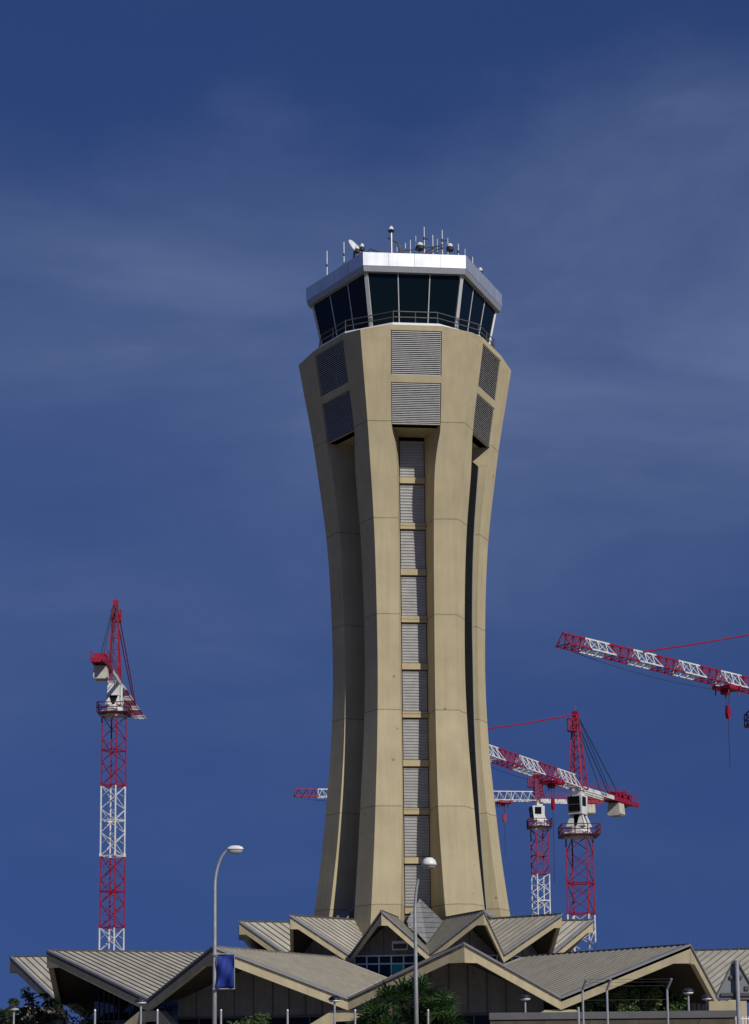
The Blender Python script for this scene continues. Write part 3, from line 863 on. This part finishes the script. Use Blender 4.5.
    for i in range(len(mb.v) - 56, len(mb.v)): mb.v[i] = ro @ mb.v[i] + w
    mb.build('winch', M['red'], cr_)
    if cweight:
        mb = MB(); cwc = O.lerp(e, cwp) - Z * 1.2
        for k in range(3):
            c = cwc + J * (k - 1) * .56
            mb.prism([c + J * .26 + S * .65 + Z * .85, c + J * .26 - S * .65 + Z * .85, c + J * .26 - S * .78 - Z * .4, c + J * .26 - S * .6 - Z * .6, c + J * .26 + S * .6 - Z * .6, c + J * .26 + S * .78 - Z * .4], -J * .52)
        mb.build('counterweight', M['ballast'], cr_)
    # pendant lines
    if pend:
        mb = MB()
        q = sec(Lj * pend)[2]
        mid = ap.lerp(q, .5) - Z * (ap - q).length * .003
        for sg in (-1, 1):
            mb.tube([ap + S * .15 * sg, mid + S * .15 * sg, q + S * .1 * sg], .07, 5)
        mb.build('jib_tie', M['red'], cr_)
        mb = MB()
        for sg in (-1, 1):
            mb.tube([ap + S * .2 * sg, O.lerp(e, .72) + S * .6 * sg], .055, 5); mb.tube([ap + S * .2 * sg, O.lerp(e, .55) + S * .6 * sg], .04, 5)
        mb.build('counter_tie', M['cable'], cr_)
    if trolley is not None:
        p = j0 + Jd * trolley
        mb = MB(); mb.box(p - Z * .32, J * 1.0, S * (jib_w / 2 + .1), Z * .14)
        for a in (-.8, .8):
            for sg in (-1, 1):
                mb.tube([p + J * a + S * sg * (jib_w / 2) - Z * .25, p + J * a + S * sg * (jib_w / 2 + .22) - Z * .25], .22, 10)
                mb.beam(p + J * a + S * sg * jib_w / 2 - Z * .3, p + J * a + S * sg * jib_w / 2 - Z * .95, .1)
        mb.box(p + J * .3 - Z * .65, J * .35, S * .3, Z * .25)
        mb.build('trolley', M['red'], cr_)
        hk, cl = hook_len
        mb = MB(); 
        for sg in (-1, 1): mb.tube([p + S * sg * .2 - Z * .4, p + S * sg * .12 - Z * hk], .025, 5)
        mb.build('hoist_rope', M['cable'], cr_)
        mb = MB(); c = p - Z * (hk + .6)
        mb.prism([c + J * .2 + Z * .62 + S * .14, c + J * .27 - Z * .1 + S * .14, c + J * .12 - Z * .58 + S * .14, c - J * .12 - Z * .58 + S * .14, c - J * .27 - Z * .1 + S * .14, c - J * .2 + Z * .62 + S * .14], -S * .28)
        mb.build('hook_block', M['red'], cr_)
        mb = MB(); mb.tube([c - Z * .75, c - Z * (.75 + cl)], .03, 5); mb.build('sling', M['cable'], cr_)
    # slack trolley rope below the jib
    mb = MB(); pts = []
    for k in range(13):
        x = k / 12; pts.append(j0 + Jd * (Lj * (.12 + .84 * x)) - Z * (.35 + 2.2 * x * (1 - x)))
    mb.tube(pts, .025, 5); mb.build('slack_rope', M['cable'], cr_)
    return cr_

RW = ['red', 'white']
# left crane: boom away from the camera, counter jib towards it
crane('red and white tower crane alone on the left with its short counter jib towards us', 200, 115, 683, 1.98, R(-25), 716, 70.5, RW,
      (140, 719, 224), 1.5, 1.3, 3.3, ['white', 'red'], (119, 603), 12.5, pend=.75, base_u=111.5, cab_fwd=1.6, cab_drop=0, jt=.13, t=.125, tb=.72)
# big right crane close behind the tower
r1 = crane('nearer red and white tower crane right of the tower with its boom passing behind it', 190, 579, 789, 2.35, R(-23), 838, 76, RW,
      (445, 742.5, 162), 1.6, 1.5, 4.9, ['white', 'red'], (575, 715), 16.0, pend=.93, trolley=6.2, cwp=.70, hook_len=(2.0, 7.5), base_u=582.5, t=.125, jt=.105, lettering=True)
# far crane whose boom sticks out both sides of the tower
crane('farthest small tower crane whose level boom reaches out behind the tower', 250, 540, 801, 1.9, R(20), 829, 45, RW,
      (295, 796.5, 241), 1.4, 1.35, 3.55, ['white'] * 9 + ['red', 'red'], (540, 774), 9, pend=0, trolley=4.6, hook_len=(2.0, 5.0), base_u=542.5, t=.125, jt=.105)
# right edge crane
crane('tower crane cut off by the right edge with its long banded boom reaching in', 160, 772.5, 694.5, 1.9, R(20), 726, 70, RW,
      (563, 645, 139), 1.4, 1.25, 3.27, RW, (768, 633), 12, pend=.63, trolley=5.6, hook_len=(1.9, 4.4), base_u=776, t=.125, jt=.105, cab_fwd=.1)

# ------------------------------------------------------------------ lamps
def tall_lamp(label, u, v, depth, arm, hr, head_dir, wide=False, av=1.5):
    base = at(u, 1024, depth); top = at(u, v, depth)
    b = Vector((base.x, depth, 0)); h = top.z
    t = thing('street_lamp', label, 'street lamp', b, 'tall street lamps')
    mb = MB(); mb.tube([b, b + Vector((0, 0, .9))], .14, 10); mb.build('base_sleeve', M['galv'], t)
    Ax = Vector(head_dir).normalized()
    pts = [b, b + Vector((0, 0, h * .45))]
    zs0 = h - av; rs = [.095, .08, .07]; n = 18
    pts.append(b + Vector((0, 0, zs0 - .25)))
    for i in range(n):
        a = i / (n - 1) * R(78)
        pts.append(b + Vector((0, 0, zs0)) + Ax * arm * (1 - math.cos(a)) + Vector((0, 0, av * math.sin(a)))); rs.append(.068 - .026 * i / n)
    mb = MB(); mb.tube(pts, rs, 10); mb.build('pole', M['galv'], t, True)
    e = pts[-1]; c = e + Ax * hr * .7
    side = Ax.cross(Vector((0, 0, 1)))
    mb = MB()
    prof = [(0, .17), (.45, .16), (.85, .09), (1.0, 0)]
    n = 18
    base_i = len(mb.v); rings = []
    wd = hr * (.95 if wide else .42)
    for rr_, zz in prof + [(.98, -.04)]:
        rings.append([c + Ax * hr * rr_ * math.cos(2 * math.pi * k / n) + side * wd * rr_ * math.sin(2 * math.pi * k / n) + Vector((0, 0, zz * (1.5 if wide else .75))) for k in range(n)])
    shell(mb, rings, False, True)
    hd = mb.build('lamp_head', M['lamp_white'], t, True)
    mb = MB(); shell(mb, [[c + Ax * hr * q * math.cos(2 * math.pi * k / n) + side * wd * q * math.sin(2 * math.pi * k / n) + Vector((0, 0, zz)) for k in range(n)] for q, zz in ((.88, -.045), (.8, -.13), (.4, -.19), (.02, -.2))], False, True)
    mb.build('lens', M['mullion'], hd, True)
    return t
tall_lamp('slim curved street lamp carrying the blue banner', 214.5, 848.5, 66, .70, .33, (1, -.15, 0))
tall_lamp('curved street lamp with round white head in front of the tower', 416.5, 864, 68, .62, .30, (.8, -.6, 0), True, 2.0)

# blue banner hung from the lamp
d = 65.85; p0 = at(217, 954.5, d); p1 = at(234.2, 988.5, d)
bn = thing('banner', 'blue fabric banner hanging from the left street lamp', 'banner', (p0.x, d, p1.z))
nx, nz = 10, 14; pts = []
for j in range(nz + 1):
    for i in range(nx + 1):
        s, q = i / nx, j / nz
        fold_ = .07 * math.sin(s * 8 + q * 5) * (0.3 + q) + .06 * math.sin(s * 4 - q * 7)
        pts.append(Vector((p0.x + (p1.x - p0.x) * s, d + fold_, p0.z + (p1.z - p0.z) * (q - .03 * math.sin(s * 3.14) * (q > .9)))))
mb = MB(); mb.add(pts, [(j * (nx + 1) + i, j * (nx + 1) + i + 1, (j + 1) * (nx + 1) + i + 1, (j + 1) * (nx + 1) + i) for j in range(nz) for i in range(nx)])
o = mb.build('cloth', M['blue'], bn, True)
sd = o.modifiers.new('thickness', 'SOLIDIFY'); sd.thickness = .012
mb = MB()
for z in (p0.z + .01, p1.z - .01): mb.tube([(p0.x - .16, d, z), (p1.x + .03, d, z)], .022, 6)
mb.build('bracket', M['galv'], bn)
mb = MB(); mb.tube([(p1.x + .01, d, p0.z), (p1.x + .01, d, p1.z)], .016, 6); mb.build('hem_rod', M['galv'], bn)

# low mushroom lamps
def low_lamp(label, u, v, depth, first=[None]):
    p = at(u, v, depth)
    if first[0] is None:
        t = thing('garden_lamp', label, 'garden lamp', (0, 0, 0), 'low mushroom lamps')
        t['_o'] = (0, 0, 0)
        mb = MB(); mb.tube([(0, 0, 0), (0, 0, 3.2)], .045, 10); mb.build('post', M['galv'], t)
        mb = MB(); mb.lathe([(.24, 3.295), (.26, 3.31), (.245, 3.36), (.18, 3.43), (.08, 3.462), (0, 3.465)], 18); mb.build('hood', M['lamp_dark'], t, True)
        mb = MB(); mb.lathe([(0, 3.20), (.14, 3.205), (.21, 3.24), (.235, 3.29), (.0, 3.291)], 18); mb.build('diffuser', M['lamp_white'], t, True)
        first[0] = t
    else:
        t = copy_tree(first[0]); t['label'] = label
    t.location = (p.x, depth, 0)
    t.scale = (1, 1, p.z / 3.465)
for a in [('mushroom lamp before the first roof valley from the left', 141, 998, 73), ('mushroom lamp just left of the palms', 334.5, 996, 73),
          ('mushroom lamp behind the wall right of the palms', 525, 994.5, 77), ('taller of the two mushroom lamps beside the right hand shrubs', 688, 988, 78),
          ('lower of the two mushroom lamps beside the right hand shrubs', 706.5, 994.5, 84), ('mushroom lamp at the far left by the distant trees', 14, 1005, 80)]:
    low_lamp(*a)

# ------------------------------------------------------------------ fences, wall, sign
FD = 54.0
wf = thing('wire_fence', 'galvanised wire fence with slim plain posts along the left', 'fence', (at(95, 1024, FD).x, FD, 0))
for u in (95, 157.5, 221, 287.5, 355, 428):
    p = at(u, 1011, FD); mb = MB(); mb.tube([(p.x, FD, 0), (p.x, FD, p.z)], .034, 8); mb.lathe([(.04, p.z), (.03, p.z + .05), (0, p.z + .06)], 8, (p.x, FD, 0))
    mb.build('post', M['galv'], wf)
mb = MB(); a, b = at(95, 1024, FD), at(428, 1024, FD)
for z in (.3, .9, 1.5, 2.0): mb.tube([(a.x, FD, z), (b.x, FD, z)], .008, 4)
mb.build('wire', M['rail'], wf)
sf = thing('security_fence', 'taller steel fence with angled barbed wire arms on the right', 'fence', (at(582, 1024, 52).x, 52, 0))
tips = []
for u, v, lean in ((582.5, 989, .2), (606.8, 989, .22), (667, 988.5, .22)):
    p = at(u, v, 52); q = at(u + (3 if u != 667 else 3.5), v - 9.5, 52)
    mb = MB(); mb.tube([(p.x, 52, 0), (p.x, 52, p.z)], .034, 8); ps = mb.build('post', M['galv'], sf)
    mb = MB(); mb.tube([(p.x, 52, p.z - .03), (q.x, 51.8, q.z)], .035, 8); mb.build('angled_arm', M['galv'], ps)
    tips.append((p, q))
mb = MB()
p = at(578.5, 1007, 52); mb.tube([(p.x, 52.05, 0), (p.x, 52.05, p.z)], .04, 8)
mb.build('stay', M['galv'], sf)
mb = MB()
for (p, q), (p2, q2) in zip(tips, tips[1:]):
    for k in (0.3, .7, 1): mb.tube([p.lerp(q, k), p2.lerp(q2, k) ], .005, 4)
for z in (.4, 1.2, 2.0, 2.7): mb.tube([(tips[0][0].x, 52, z), (tips[-1][0].x, 52, z)], .006, 4)
mb.build('barbed_wire', M['rail'], sf)

wd = 60.0
wl = thing('boundary_wall', 'brown rendered boundary wall with grey concrete coping on the right', 'wall', (at(620, 1024, wd).x, wd, 0))
xa, xb = at(490, 1012, wd).x, at(735, 1012, wd).x
zt_ = at(620, 1011.5, wd).z; zb_ = at(620, 1018.5, wd).z
mb = MB(); mb.cube(xa, xb, wd, wd + .25, 0, zb_ - .003); wb = mb.build('wall_body', M['wall'], wl)
mb = MB(); mb.cube(xa - .03, xb + .03, wd - .06, wd + .31, zb_, zt_); mb.build('coping', M['coping'], wl)
mb = MB()
for u in (545, 590, 640, 700):
    p = at(u, 1020, wd); mb.beam((p.x - .2, wd - .02, zb_ - .5), (p.x + .05, wd - .02, zb_ - .05), .05, .05)
mb.build('brace_iron', M['rail'], wl)
mb = MB(); p = at(716, 1000, wd + .4); mb.cube(at(711, 1000, wd).x, at(749, 1000, wd).x, wd + .4, wd + .9, 0, at(716, 1001, wd).z); mb.build('pier', M['fascia'], wl)
gt = thing('picket_railing', 'pale metal picket railing at the bottom right corner', 'railing', (at(743, 1024, 58).x, 58, 0))
for i in range(7):
    p = at(736 + i * 3.2, 1016, 58); mb = MB(); mb.tube([(p.x, 58, 0), (p.x, 58, p.z)], .025, 6); mb.build('picket', M['lamp_white'], gt)
mb = MB(); p, q = at(735, 1019, 58), at(757, 1019, 58); mb.tube([(p.x, 58, p.z), (q.x, 58, p.z)], .03, 6); mb.build('top_rail', M['lamp_white'], gt)

sd_ = 34.0
A = at(735, 959, sd_); Lb = at(715.5, 999.5, sd_); hgt = A.z - Lb.z; hw_ = A.x - Lb.x
sg = thing('road_sign', 'triangular road sign seen from its plain grey back on a steel pole', 'road sign', (A.x, sd_, 0))
def tri(cx, zc0, zc1, hw, r, n=5):
    pts = []
    for (x, z, a0) in ((cx, zc1 - r * 1.6, 30), (cx - hw + r * 1.2, zc0 + r, 150), (cx + hw - r * 1.2, zc0 + r, 270)):
        for k in range(n):
            a = R(a0 + 120 * k / (n - 1)); pts.append((x + r * math.cos(a), z + r * math.sin(a)))
    return pts
T_ = tri(A.x, Lb.z, A.z, hw_, .06)
mb = MB(); mb.prism([Vector((x, sd_, z)) for x, z in T_], (0, .02, 0)); pl = mb.build('sign_plate', M['sign_back'], sg)
mb = MB()
for i in range(len(T_)):
    (x, z), (x2, z2) = T_[i], T_[(i + 1) % len(T_)]
    mb.beam((x, sd_ - .012, z), (x2, sd_ - .012, z2), .035, .025)
mb.build('rim', M['rail'], pl)
mb = MB()
for z in (Lb.z + hgt * .12, Lb.z + hgt * .55): mb.beam((A.x - hw_ * (.75 if z < Lb.z + hgt * .3 else .3), sd_ - .03, z), (A.x + hw_ * (.75 if z < Lb.z + hgt * .3 else .3), sd_ - .03, z), .03, .06)
mb.cube(A.x + .16, A.x + .24, sd_ - .03, sd_ - .005, Lb.z + .17, Lb.z + .25)
mb.build('bracket', M['rail'], sg)
mb = MB(); mb.tube([(A.x + .01, sd_ - .09, 0), (A.x + .01, sd_ - .09, A.z - .04)], .042, 10); mb.build('pole', M['galv'], sg)

# ------------------------------------------------------------------ plants
def leaf_cloud(mb, c, rx, ry, rz, n, size, rg, shell_bias=.55):
    for _ in range(n):
        while True:
            v = Vector((rg.uniform(-1, 1), rg.uniform(-1, 1), rg.uniform(-1, 1)))
            if v.length <= 1 and v.length > shell_bias * rg.random(): break
        p = Vector(c) + Vector((v.x * rx, v.y * ry, v.z * rz))
        a = Vector((rg.gauss(0, 1), rg.gauss(0, 1), rg.gauss(0, .7))).normalized()
        b = a.cross(Vector((rg.gauss(0, 1), rg.gauss(0, 1), rg.gauss(0, 1)))).normalized()
        s = size * rg.uniform(.6, 1.3)
        mb.add([p - a * s, p + b * s * .38, p + a * s, p - b * s * .38], [(0, 1, 2, 3)])

def shrub(name, label, base, h, w, n, size, mat, seed, group=None, lobes=6, cat='shrub'):
    rg = random.Random(seed); t = thing(name, label, cat, base, group); base = Vector(base)
    mb = MB(); st = MB()
    for i in range(lobes):
        c = base + Vector((rg.uniform(-.6, .6) * w, rg.uniform(-.4, .4) * w, h * rg.uniform(.35, .8)))
        r = w * rg.uniform(.3, .5)
        leaf_cloud(mb, c, r, r, min(r, h * .3) * rg.uniform(.7, 1.1), n // lobes, size, rg)
        st.tube([base + Vector((rg.uniform(-.1, .1), rg.uniform(-.1, .1), 0)), base.lerp(c, .5) + Vector((0, 0, .1)), c], [.04, .03, .012], 5)
    mb.build('foliage', mat, t); st.build('stem', M['dark_bark'], t)

def tree(name, label, base, h, w, n, size, mat, bark, seed, group=None, limbs=6, fork=.35, tr=.12):
    rg = random.Random(seed); t = thing(name, label, 'tree', base, group); base = Vector(base)
    tk = MB(); cr_ = MB()
    f = base + Vector((rg.uniform(-.1, .1), 0, h * fork))
    tk.tube([base, base.lerp(f, .5) + Vector((.03, 0, 0)), f], [tr, tr * .85, tr * .7], 8)
    for i in range(limbs):
        a = 2 * math.pi * i / limbs + rg.uniform(-.4, .4); k = rg.uniform(.55, 1)
        e = base + Vector((math.cos(a) * w * .5 * k, math.sin(a) * w * .5 * k, h * rg.uniform(.62, .92)))
        mid = f.lerp(e, .5) + Vector((0, 0, h * .05))
        tk.tube([f, mid, e], [tr * .55, tr * .35, tr * .12], 6)
        for q in range(3):
            c = mid.lerp(e, rg.uniform(.4, 1.1)) + Vector((rg.gauss(0, .1) * w, rg.gauss(0, .1) * w, rg.gauss(0, .05) * h))
            r = w * rg.uniform(.12, .24); leaf_cloud(cr_, c, r, r, r * .75, n // (limbs * 3), size, rg, .3)
            tk.tube([mid, c], [tr * .25, tr * .06], 5)
    tk.build('trunk', bark, t); cr_.build('crown', mat, t)

def fan_palm(label, base, h, crowns, seed, spread=1.0):
    """a clump of fan palms from one root: every crown a burst of stalked fans"""
    rg = random.Random(seed); t = thing('fan_palm', label, 'palm', base, 'fan palms before the building'); base = Vector(base)
    tk = MB(); fr = MB(); stq = MB()
    for (ox, oy, hh) in crowns:
        top = base + Vector((ox, oy, h * hh))
        root = base + Vector((ox * .4, oy * .4, 0))
        tk.tube([root, root.lerp(top, .5), top], [.15, .13, .12], 8)
        for i in range(22):
            az = rg.uniform(0, 2 * math.pi); el = rg.uniform(-.5, 1.35)
            d = Vector((math.cos(az) * math.cos(el), math.sin(az) * math.cos(el), math.sin(el)))
            L = rg.uniform(.35, .6) * spread; c = top + d * L - Vector((0, 0, .05 * L))
            stq.tube([top, c], [.018, .012], 4)
            side = d.cross(Vector((0, 0, 1)))
            if side.length < .1: side = Vector((1, 0, 0))
            side.normalize(); nrm = side.cross(d).normalized()
            tilt = rg.uniform(-.5, .5); side = (side * math.cos(tilt) + nrm * math.sin(tilt)).normalized(); nrm = side.cross(d).normalized()
            nbl = 10; Lb_ = rg.uniform(.5, .85) * spread
            for k in range(nbl):
                a = R(-105 + 210 * k / (nbl - 1))
                bd = d * math.cos(a) + side * math.sin(a)
                ll = Lb_ * (.72 + .28 * math.cos(a)) * rg.uniform(.9, 1.08)
                tip_ = c + bd * ll - Vector((0, 0, .16 * ll)) + nrm * .06
                mid = c + bd * ll * .55 + nrm * .04
                wv = (bd.cross(nrm)).normalized() * ll * .065
                fr.add([c, mid + wv, tip_, mid - wv, mid - nrm * .02], [(0, 1, 4), (1, 2, 4), (0, 4, 3), (4, 2, 3)])
    tk.build('trunk', M['dark_bark'], t); stq.build('frond_stalk', M['palm_leaf'], t); fr.build('frond', M['palm_leaf'], t)

def gp(u, d): p = at(u, 1024, d); return Vector((p.x, d, 0))
fan_palm('leftmost fan palm clump with the lowest crowns beside the lamp post', gp(382, 75), 3.75, [(-.3, 0, .62), (.35, .3, .85), (-.55, .4, .55), (.2, -.3, .5)], 1, 1.0)
fan_palm('middle fan palm clump directly behind the lamp post', gp(411, 76), 3.9, [(-.3, .2, .83), (.4, 0, .9), (0, -.3, .62)], 2, 1.0)
fan_palm('rightmost fan palm clump with a spiky outward frond', gp(438, 75), 3.5, [(.2, 0, .8), (-.4, .2, .75), (.5, -.2, .55), (0, .3, .5)], 3, 1.0)

shrub('round_shrub', 'rounded olive green shrub under the roof behind the banner lamp', gp(247, 72), 3.0, 1.2, 1800, .085, M['leaf'], 5, lobes=9)
tree('thin_tree', 'thin tree with pale forked limbs before the dark left gable', gp(75, 113.5), 4.9, 3.2, 600, .12, M['dark_leaf'], M['bark'], 21, None, 6, .3, .08)
SH = 'shrubs beneath the right gable'
for i, (lat, rr_, h, w, lab) in enumerate(((-4.0, 22.0, 4.6, 1.3, 'leftmost shrub under the right gable, close to the roof valley'), (-2.0, 22.6, 5.5, 1.4, 'tallest feathery shrub under the right gable'),
                                           (0, 22.7, 5.5, 1.4, 'feathery shrub under the right gable next to the fence post'), (2.0, 22.6, 5.0, 1.3, 'shrub under the right gable behind the mushroom lamp'))):
    b = rad(PHI + 30, rr_, 0, lat)
    shrub('shrub', lab, b, h, w, 1500, .12, M['shrub_leaf'], 40 + i, SH, 9)
DT = 'distant trees at the left edge'
for u, d, v, w, lab, sd in ((2, 150, 998, 2.8, 'bushy dark tree at the very left edge', 1), (38, 118, 992, 2.6, 'open crowned dark tree under the far left eave', 2), (22, 210, 1010, 3.5, 'low distant tree between the left edge and the eave', 3), (48, 150, 1010, 2.0, 'low dark tree tucked behind the left gable corner', 4)):
    p = at(u, v, d)
    tree('background_tree', lab, gp(u, d), p.z, w, 900, .26 if d > 130 else .2, M['dark_leaf'], M['dark_bark'], 60 + sd, DT, 7, .3, .2)

# houses far off at the left
def house(label, u0, u1, d, vtop, wallm, roofm):
    a, b = at(u0, vtop, d), at(u1, vtop, d); w = b.x - a.x; h = a.z
    t = thing('distant_house', label, 'house', ((a.x + b.x) / 2, d, 0), 'distant houses')
    mb = MB(); mb.cube(a.x, b.x, d, d + 9, 0, h * .8); mb.build('wall', wallm, t)
    mb = MB(); mb.prism([Vector((a.x - .4, d - .4, h * .8)), Vector((b.x + .4, d - .4, h * .8)), Vector(((a.x + b.x) / 2, d - .4, h))], (0, 9.8, 0)); mb.build('roof', roofm, t)
    n = max(2, int(w / 2.6))
    for i in range(n):
        for z in ((1.2, 3.6) if h > 5 else (1.2,)):
            x = a.x + w * (i + .5) / n
            mb = MB(); mb.cube(x - .5, x + .5, d - .06, d + .05, z, z + 1.3); wn_ = mb.build('window', M['window'], t)
            mb = MB(); mb.cube(x - .6, x + .6, d - .12, d - .005, z - .14, z - .02); mb.build('sill', M['cream'], wn_)
house('white distant house left of the pink one', 20, 31, 260, 1006, M['white_metal'], M['tile'])
house('pink distant house beside the left gable', 40, 52, 240, 1008, M['pink'], M['tile'])
house('cream distant house half hidden by the dark trees', 30, 41, 300, 1008, M['cream'], M['cream'])

# ------------------------------------------------------------------ ground, road
def sheet(name, x0, x1, y0, y1, z, mat):
    mb = MB(); mb.add([(x0, y0, z), (x1, y0, z), (x1, y1, z), (x0, y1, z)], [(0, 1, 2, 3)])
    return tag(mb.build(name, mat), kind='structure')
sheet('ground', -4000, 4000, -600, 7000, 0, M['earth'])
sheet('road', -300, 300, 8, 30, .004, M['asphalt'])
mb = MB(); mb.cube(-300, 300, 30, 32.5, -.2, .13); tag(mb.build('pavement', M['paving']), kind='structure')
mb = MB(); mb.cube(-300, 300, -6, 8, -.2, .13); tag(mb.build('near_pavement', M['paving']), kind='structure')
mb = MB()
for i in range(60):
    x = -180 + i * 6; mb.add([(x, 18.9, .008), (x + 3, 18.9, .008), (x + 3, 19.05, .008), (x, 19.05, .008)], [(0, 1, 2, 3)])
for y in (8.4, 29.5): mb.add([(-300, y, .008), (300, y, .008), (300, y + .12, .008), (-300, y + .12, .008)], [(0, 1, 2, 3)])
tag(mb.build('road_markings', M['paint']), kind='structure')
mb = MB(); n = 48
ring = [(TX + 33 * math.cos(2 * math.pi * k / n), TY + 33 * math.sin(2 * math.pi * k / n), .006) for k in range(n)]
mb.add(ring, [tuple(range(n))]); tag(mb.build('forecourt', M['paving']), kind='structure')

# ------------------------------------------------------------------ sky, sun, camera
AZ, EL = 35.5, 36.0                                   # sun: degrees right of straight behind the camera, and height
w = bpy.data.worlds.new('World'); bpy.context.scene.world = w; w.use_nodes = True
nt = w.node_tree; N, L = nt.nodes, nt.links
bg = N['Background']
sky = N.new('ShaderNodeTexSky'); sky.sky_type = 'NISHITA'; sky.sun_disc = False
sun_dir = Vector((math.sin(R(AZ)) * math.cos(R(EL)), -math.cos(R(AZ)) * math.cos(R(EL)), math.sin(R(EL))))
sky.sun_elevation = R(EL); sky.sun_rotation = math.atan2(sun_dir.x, sun_dir.y)
sky.air_density = 1.0; sky.dust_density = 0.2; sky.ozone_density = 4.0; sky.altitude = 200
bg.inputs['Strength'].default_value = 0.05
tc = N.new('ShaderNodeTexCoord')
mp = N.new('ShaderNodeMapping'); mp.inputs['Scale'].default_value = (2.6, 2.6, 8.5); mp.inputs['Rotation'].default_value = (0, R(7), 0); mp.inputs['Location'].default_value = (0.35, 0, 0.2)
L.new(tc.outputs['Generated'], mp.inputs['Vector'])
n1 = N.new('ShaderNodeTexNoise'); n1.inputs['Scale'].default_value = 1.0; n1.inputs['Detail'].default_value = 10; n1.inputs['Roughness'].default_value = .56; n1.inputs['Distortion'].default_value = .35
L.new(mp.outputs['Vector'], n1.inputs['Vector'])
cl = N.new('ShaderNodeMapRange'); cl.interpolation_type = 'SMOOTHSTEP'; cl.inputs['From Min'].default_value = .38; cl.inputs['From Max'].default_value = .72; cl.inputs['To Max'].default_value = .6
L.new(n1.outputs['Fac'], cl.inputs['Value'])
tint = N.new('ShaderNodeMix'); tint.data_type = 'RGBA'; tint.blend_type = 'MULTIPLY'; tint.inputs['Factor'].default_value = 1.0
L.new(sky.outputs['Color'], tint.inputs['A']); tint.inputs['B'].default_value = (.53, .70, 1.20, 1)
sv = N.new('ShaderNodeVectorMath'); sv.operation = 'MULTIPLY_ADD'; sv.inputs[1].default_value = (1, 1, .25); sv.inputs[2].default_value = (0, 0, .5)
nv = N.new('ShaderNodeVectorMath'); nv.operation = 'NORMALIZE'
L.new(tc.outputs['Generated'], sv.inputs[0]); L.new(sv.outputs[0], nv.inputs[0]); L.new(nv.outputs[0], sky.inputs['Vector'])
mx = N.new('ShaderNodeMix'); mx.data_type = 'RGBA'
sz = N.new('ShaderNodeSeparateXYZ'); L.new(tc.outputs['Generated'], sz.inputs[0])
def band(a, b, lo_, hi_):
    q = N.new('ShaderNodeMapRange'); q.interpolation_type = 'SMOOTHSTEP'
    for nm, vv in (('From Min', a), ('From Max', b), ('To Min', lo_), ('To Max', hi_)): q.inputs[nm].default_value = vv
    L.new(sz.outputs['Z'], q.inputs['Value']); return q
mp2 = N.new('ShaderNodeMapping'); mp2.inputs['Scale'].default_value = (3.4, 3.4, 6.0); mp2.inputs['Location'].default_value = (.2, .6, 0)
L.new(tc.outputs['Generated'], mp2.inputs['Vector'])
n2 = N.new('ShaderNodeTexNoise'); n2.inputs['Scale'].default_value = 1.0; n2.inputs['Detail'].default_value = 8; n2.inputs['Roughness'].default_value = .55; n2.inputs['Distortion'].default_value = .2
L.new(mp2.outputs['Vector'], n2.inputs['Vector'])
wz_ = N.new('ShaderNodeMath'); wz_.operation = 'MULTIPLY_ADD'; wz_.inputs[1].default_value = .22; L.new(n2.outputs['Fac'], wz_.inputs[0]); L.new(sz.outputs['Z'], wz_.inputs[2])
class Warp: outputs = {'Z': wz_.outputs[0]}
sz = Warp
b1_, b2_ = band(.26, .51, .22, 1.0), band(.53, .61, 1.0, .08)      # the cloud sheet: a soft edged bank with a torn upper rim
flo = N.new('ShaderNodeMapRange'); flo.inputs['From Max'].default_value = .6; flo.inputs['To Min'].default_value = .24; flo.inputs['To Max'].default_value = .62
L.new(cl.outputs['Result'], flo.inputs['Value'])
m1_ = N.new('ShaderNodeMath'); m1_.operation = 'MULTIPLY'; L.new(b1_.outputs[0], m1_.inputs[0]); L.new(b2_.outputs[0], m1_.inputs[1])
m2_ = N.new('ShaderNodeMath'); m2_.operation = 'MULTIPLY'; L.new(m1_.outputs[0], m2_.inputs[0]); L.new(flo.outputs['Result'], m2_.inputs[1])
L.new(m2_.outputs[0], mx.inputs['Factor']); L.new(tint.outputs['Result'], mx.inputs['A']); mx.inputs['B'].default_value = (2.95, 4.0, 6.9, 1)
L.new(mx.outputs['Result'], bg.inputs['Color'])

sl_ = bpy.data.lights.new('sun', 'SUN'); sl_.energy = 3.2; sl_.angle = R(.5); sl_.color = (1, .95, .86)
so = bpy.data.objects.new('sun', sl_); C.objects.link(so)
so.rotation_euler = (-sun_dir).to_track_quat('-Z', 'Y').to_euler(); so.location = (60, -60, 90)

cam = bpy.data.cameras.new('camera'); co = bpy.data.objects.new('camera', cam); C.objects.link(co)
R0 = Vector((1, 0, 0)); U0 = Vector((0, -sa, ca)); F0 = Vector((0, ca, sa))
rc = R0 * cr - U0 * sr; uc = R0 * sr + U0 * cr
mw = Matrix((rc, uc, -F0)).transposed().to_4x4(); mw.translation = Vector((0, 0, EYE))
co.matrix_world = mw
cam.sensor_width = 36; cam.lens = F / 1024 * 36
cam.shift_y = (PY - 512) / 1024; cam.shift_x = 0
cam.clip_start = .5; cam.clip_end = 12000
sc = bpy.context.scene; sc.camera = co
sc.view_settings.view_transform = 'Standard'; sc.view_settings.look = 'None'; sc.view_settings.gamma = 1.0
sc.view_settings.exposure = 0.12; sc.view_settings.use_curve_mapping = False
for o in bpy.data.objects:
    if '_o' in o: del o['_o']
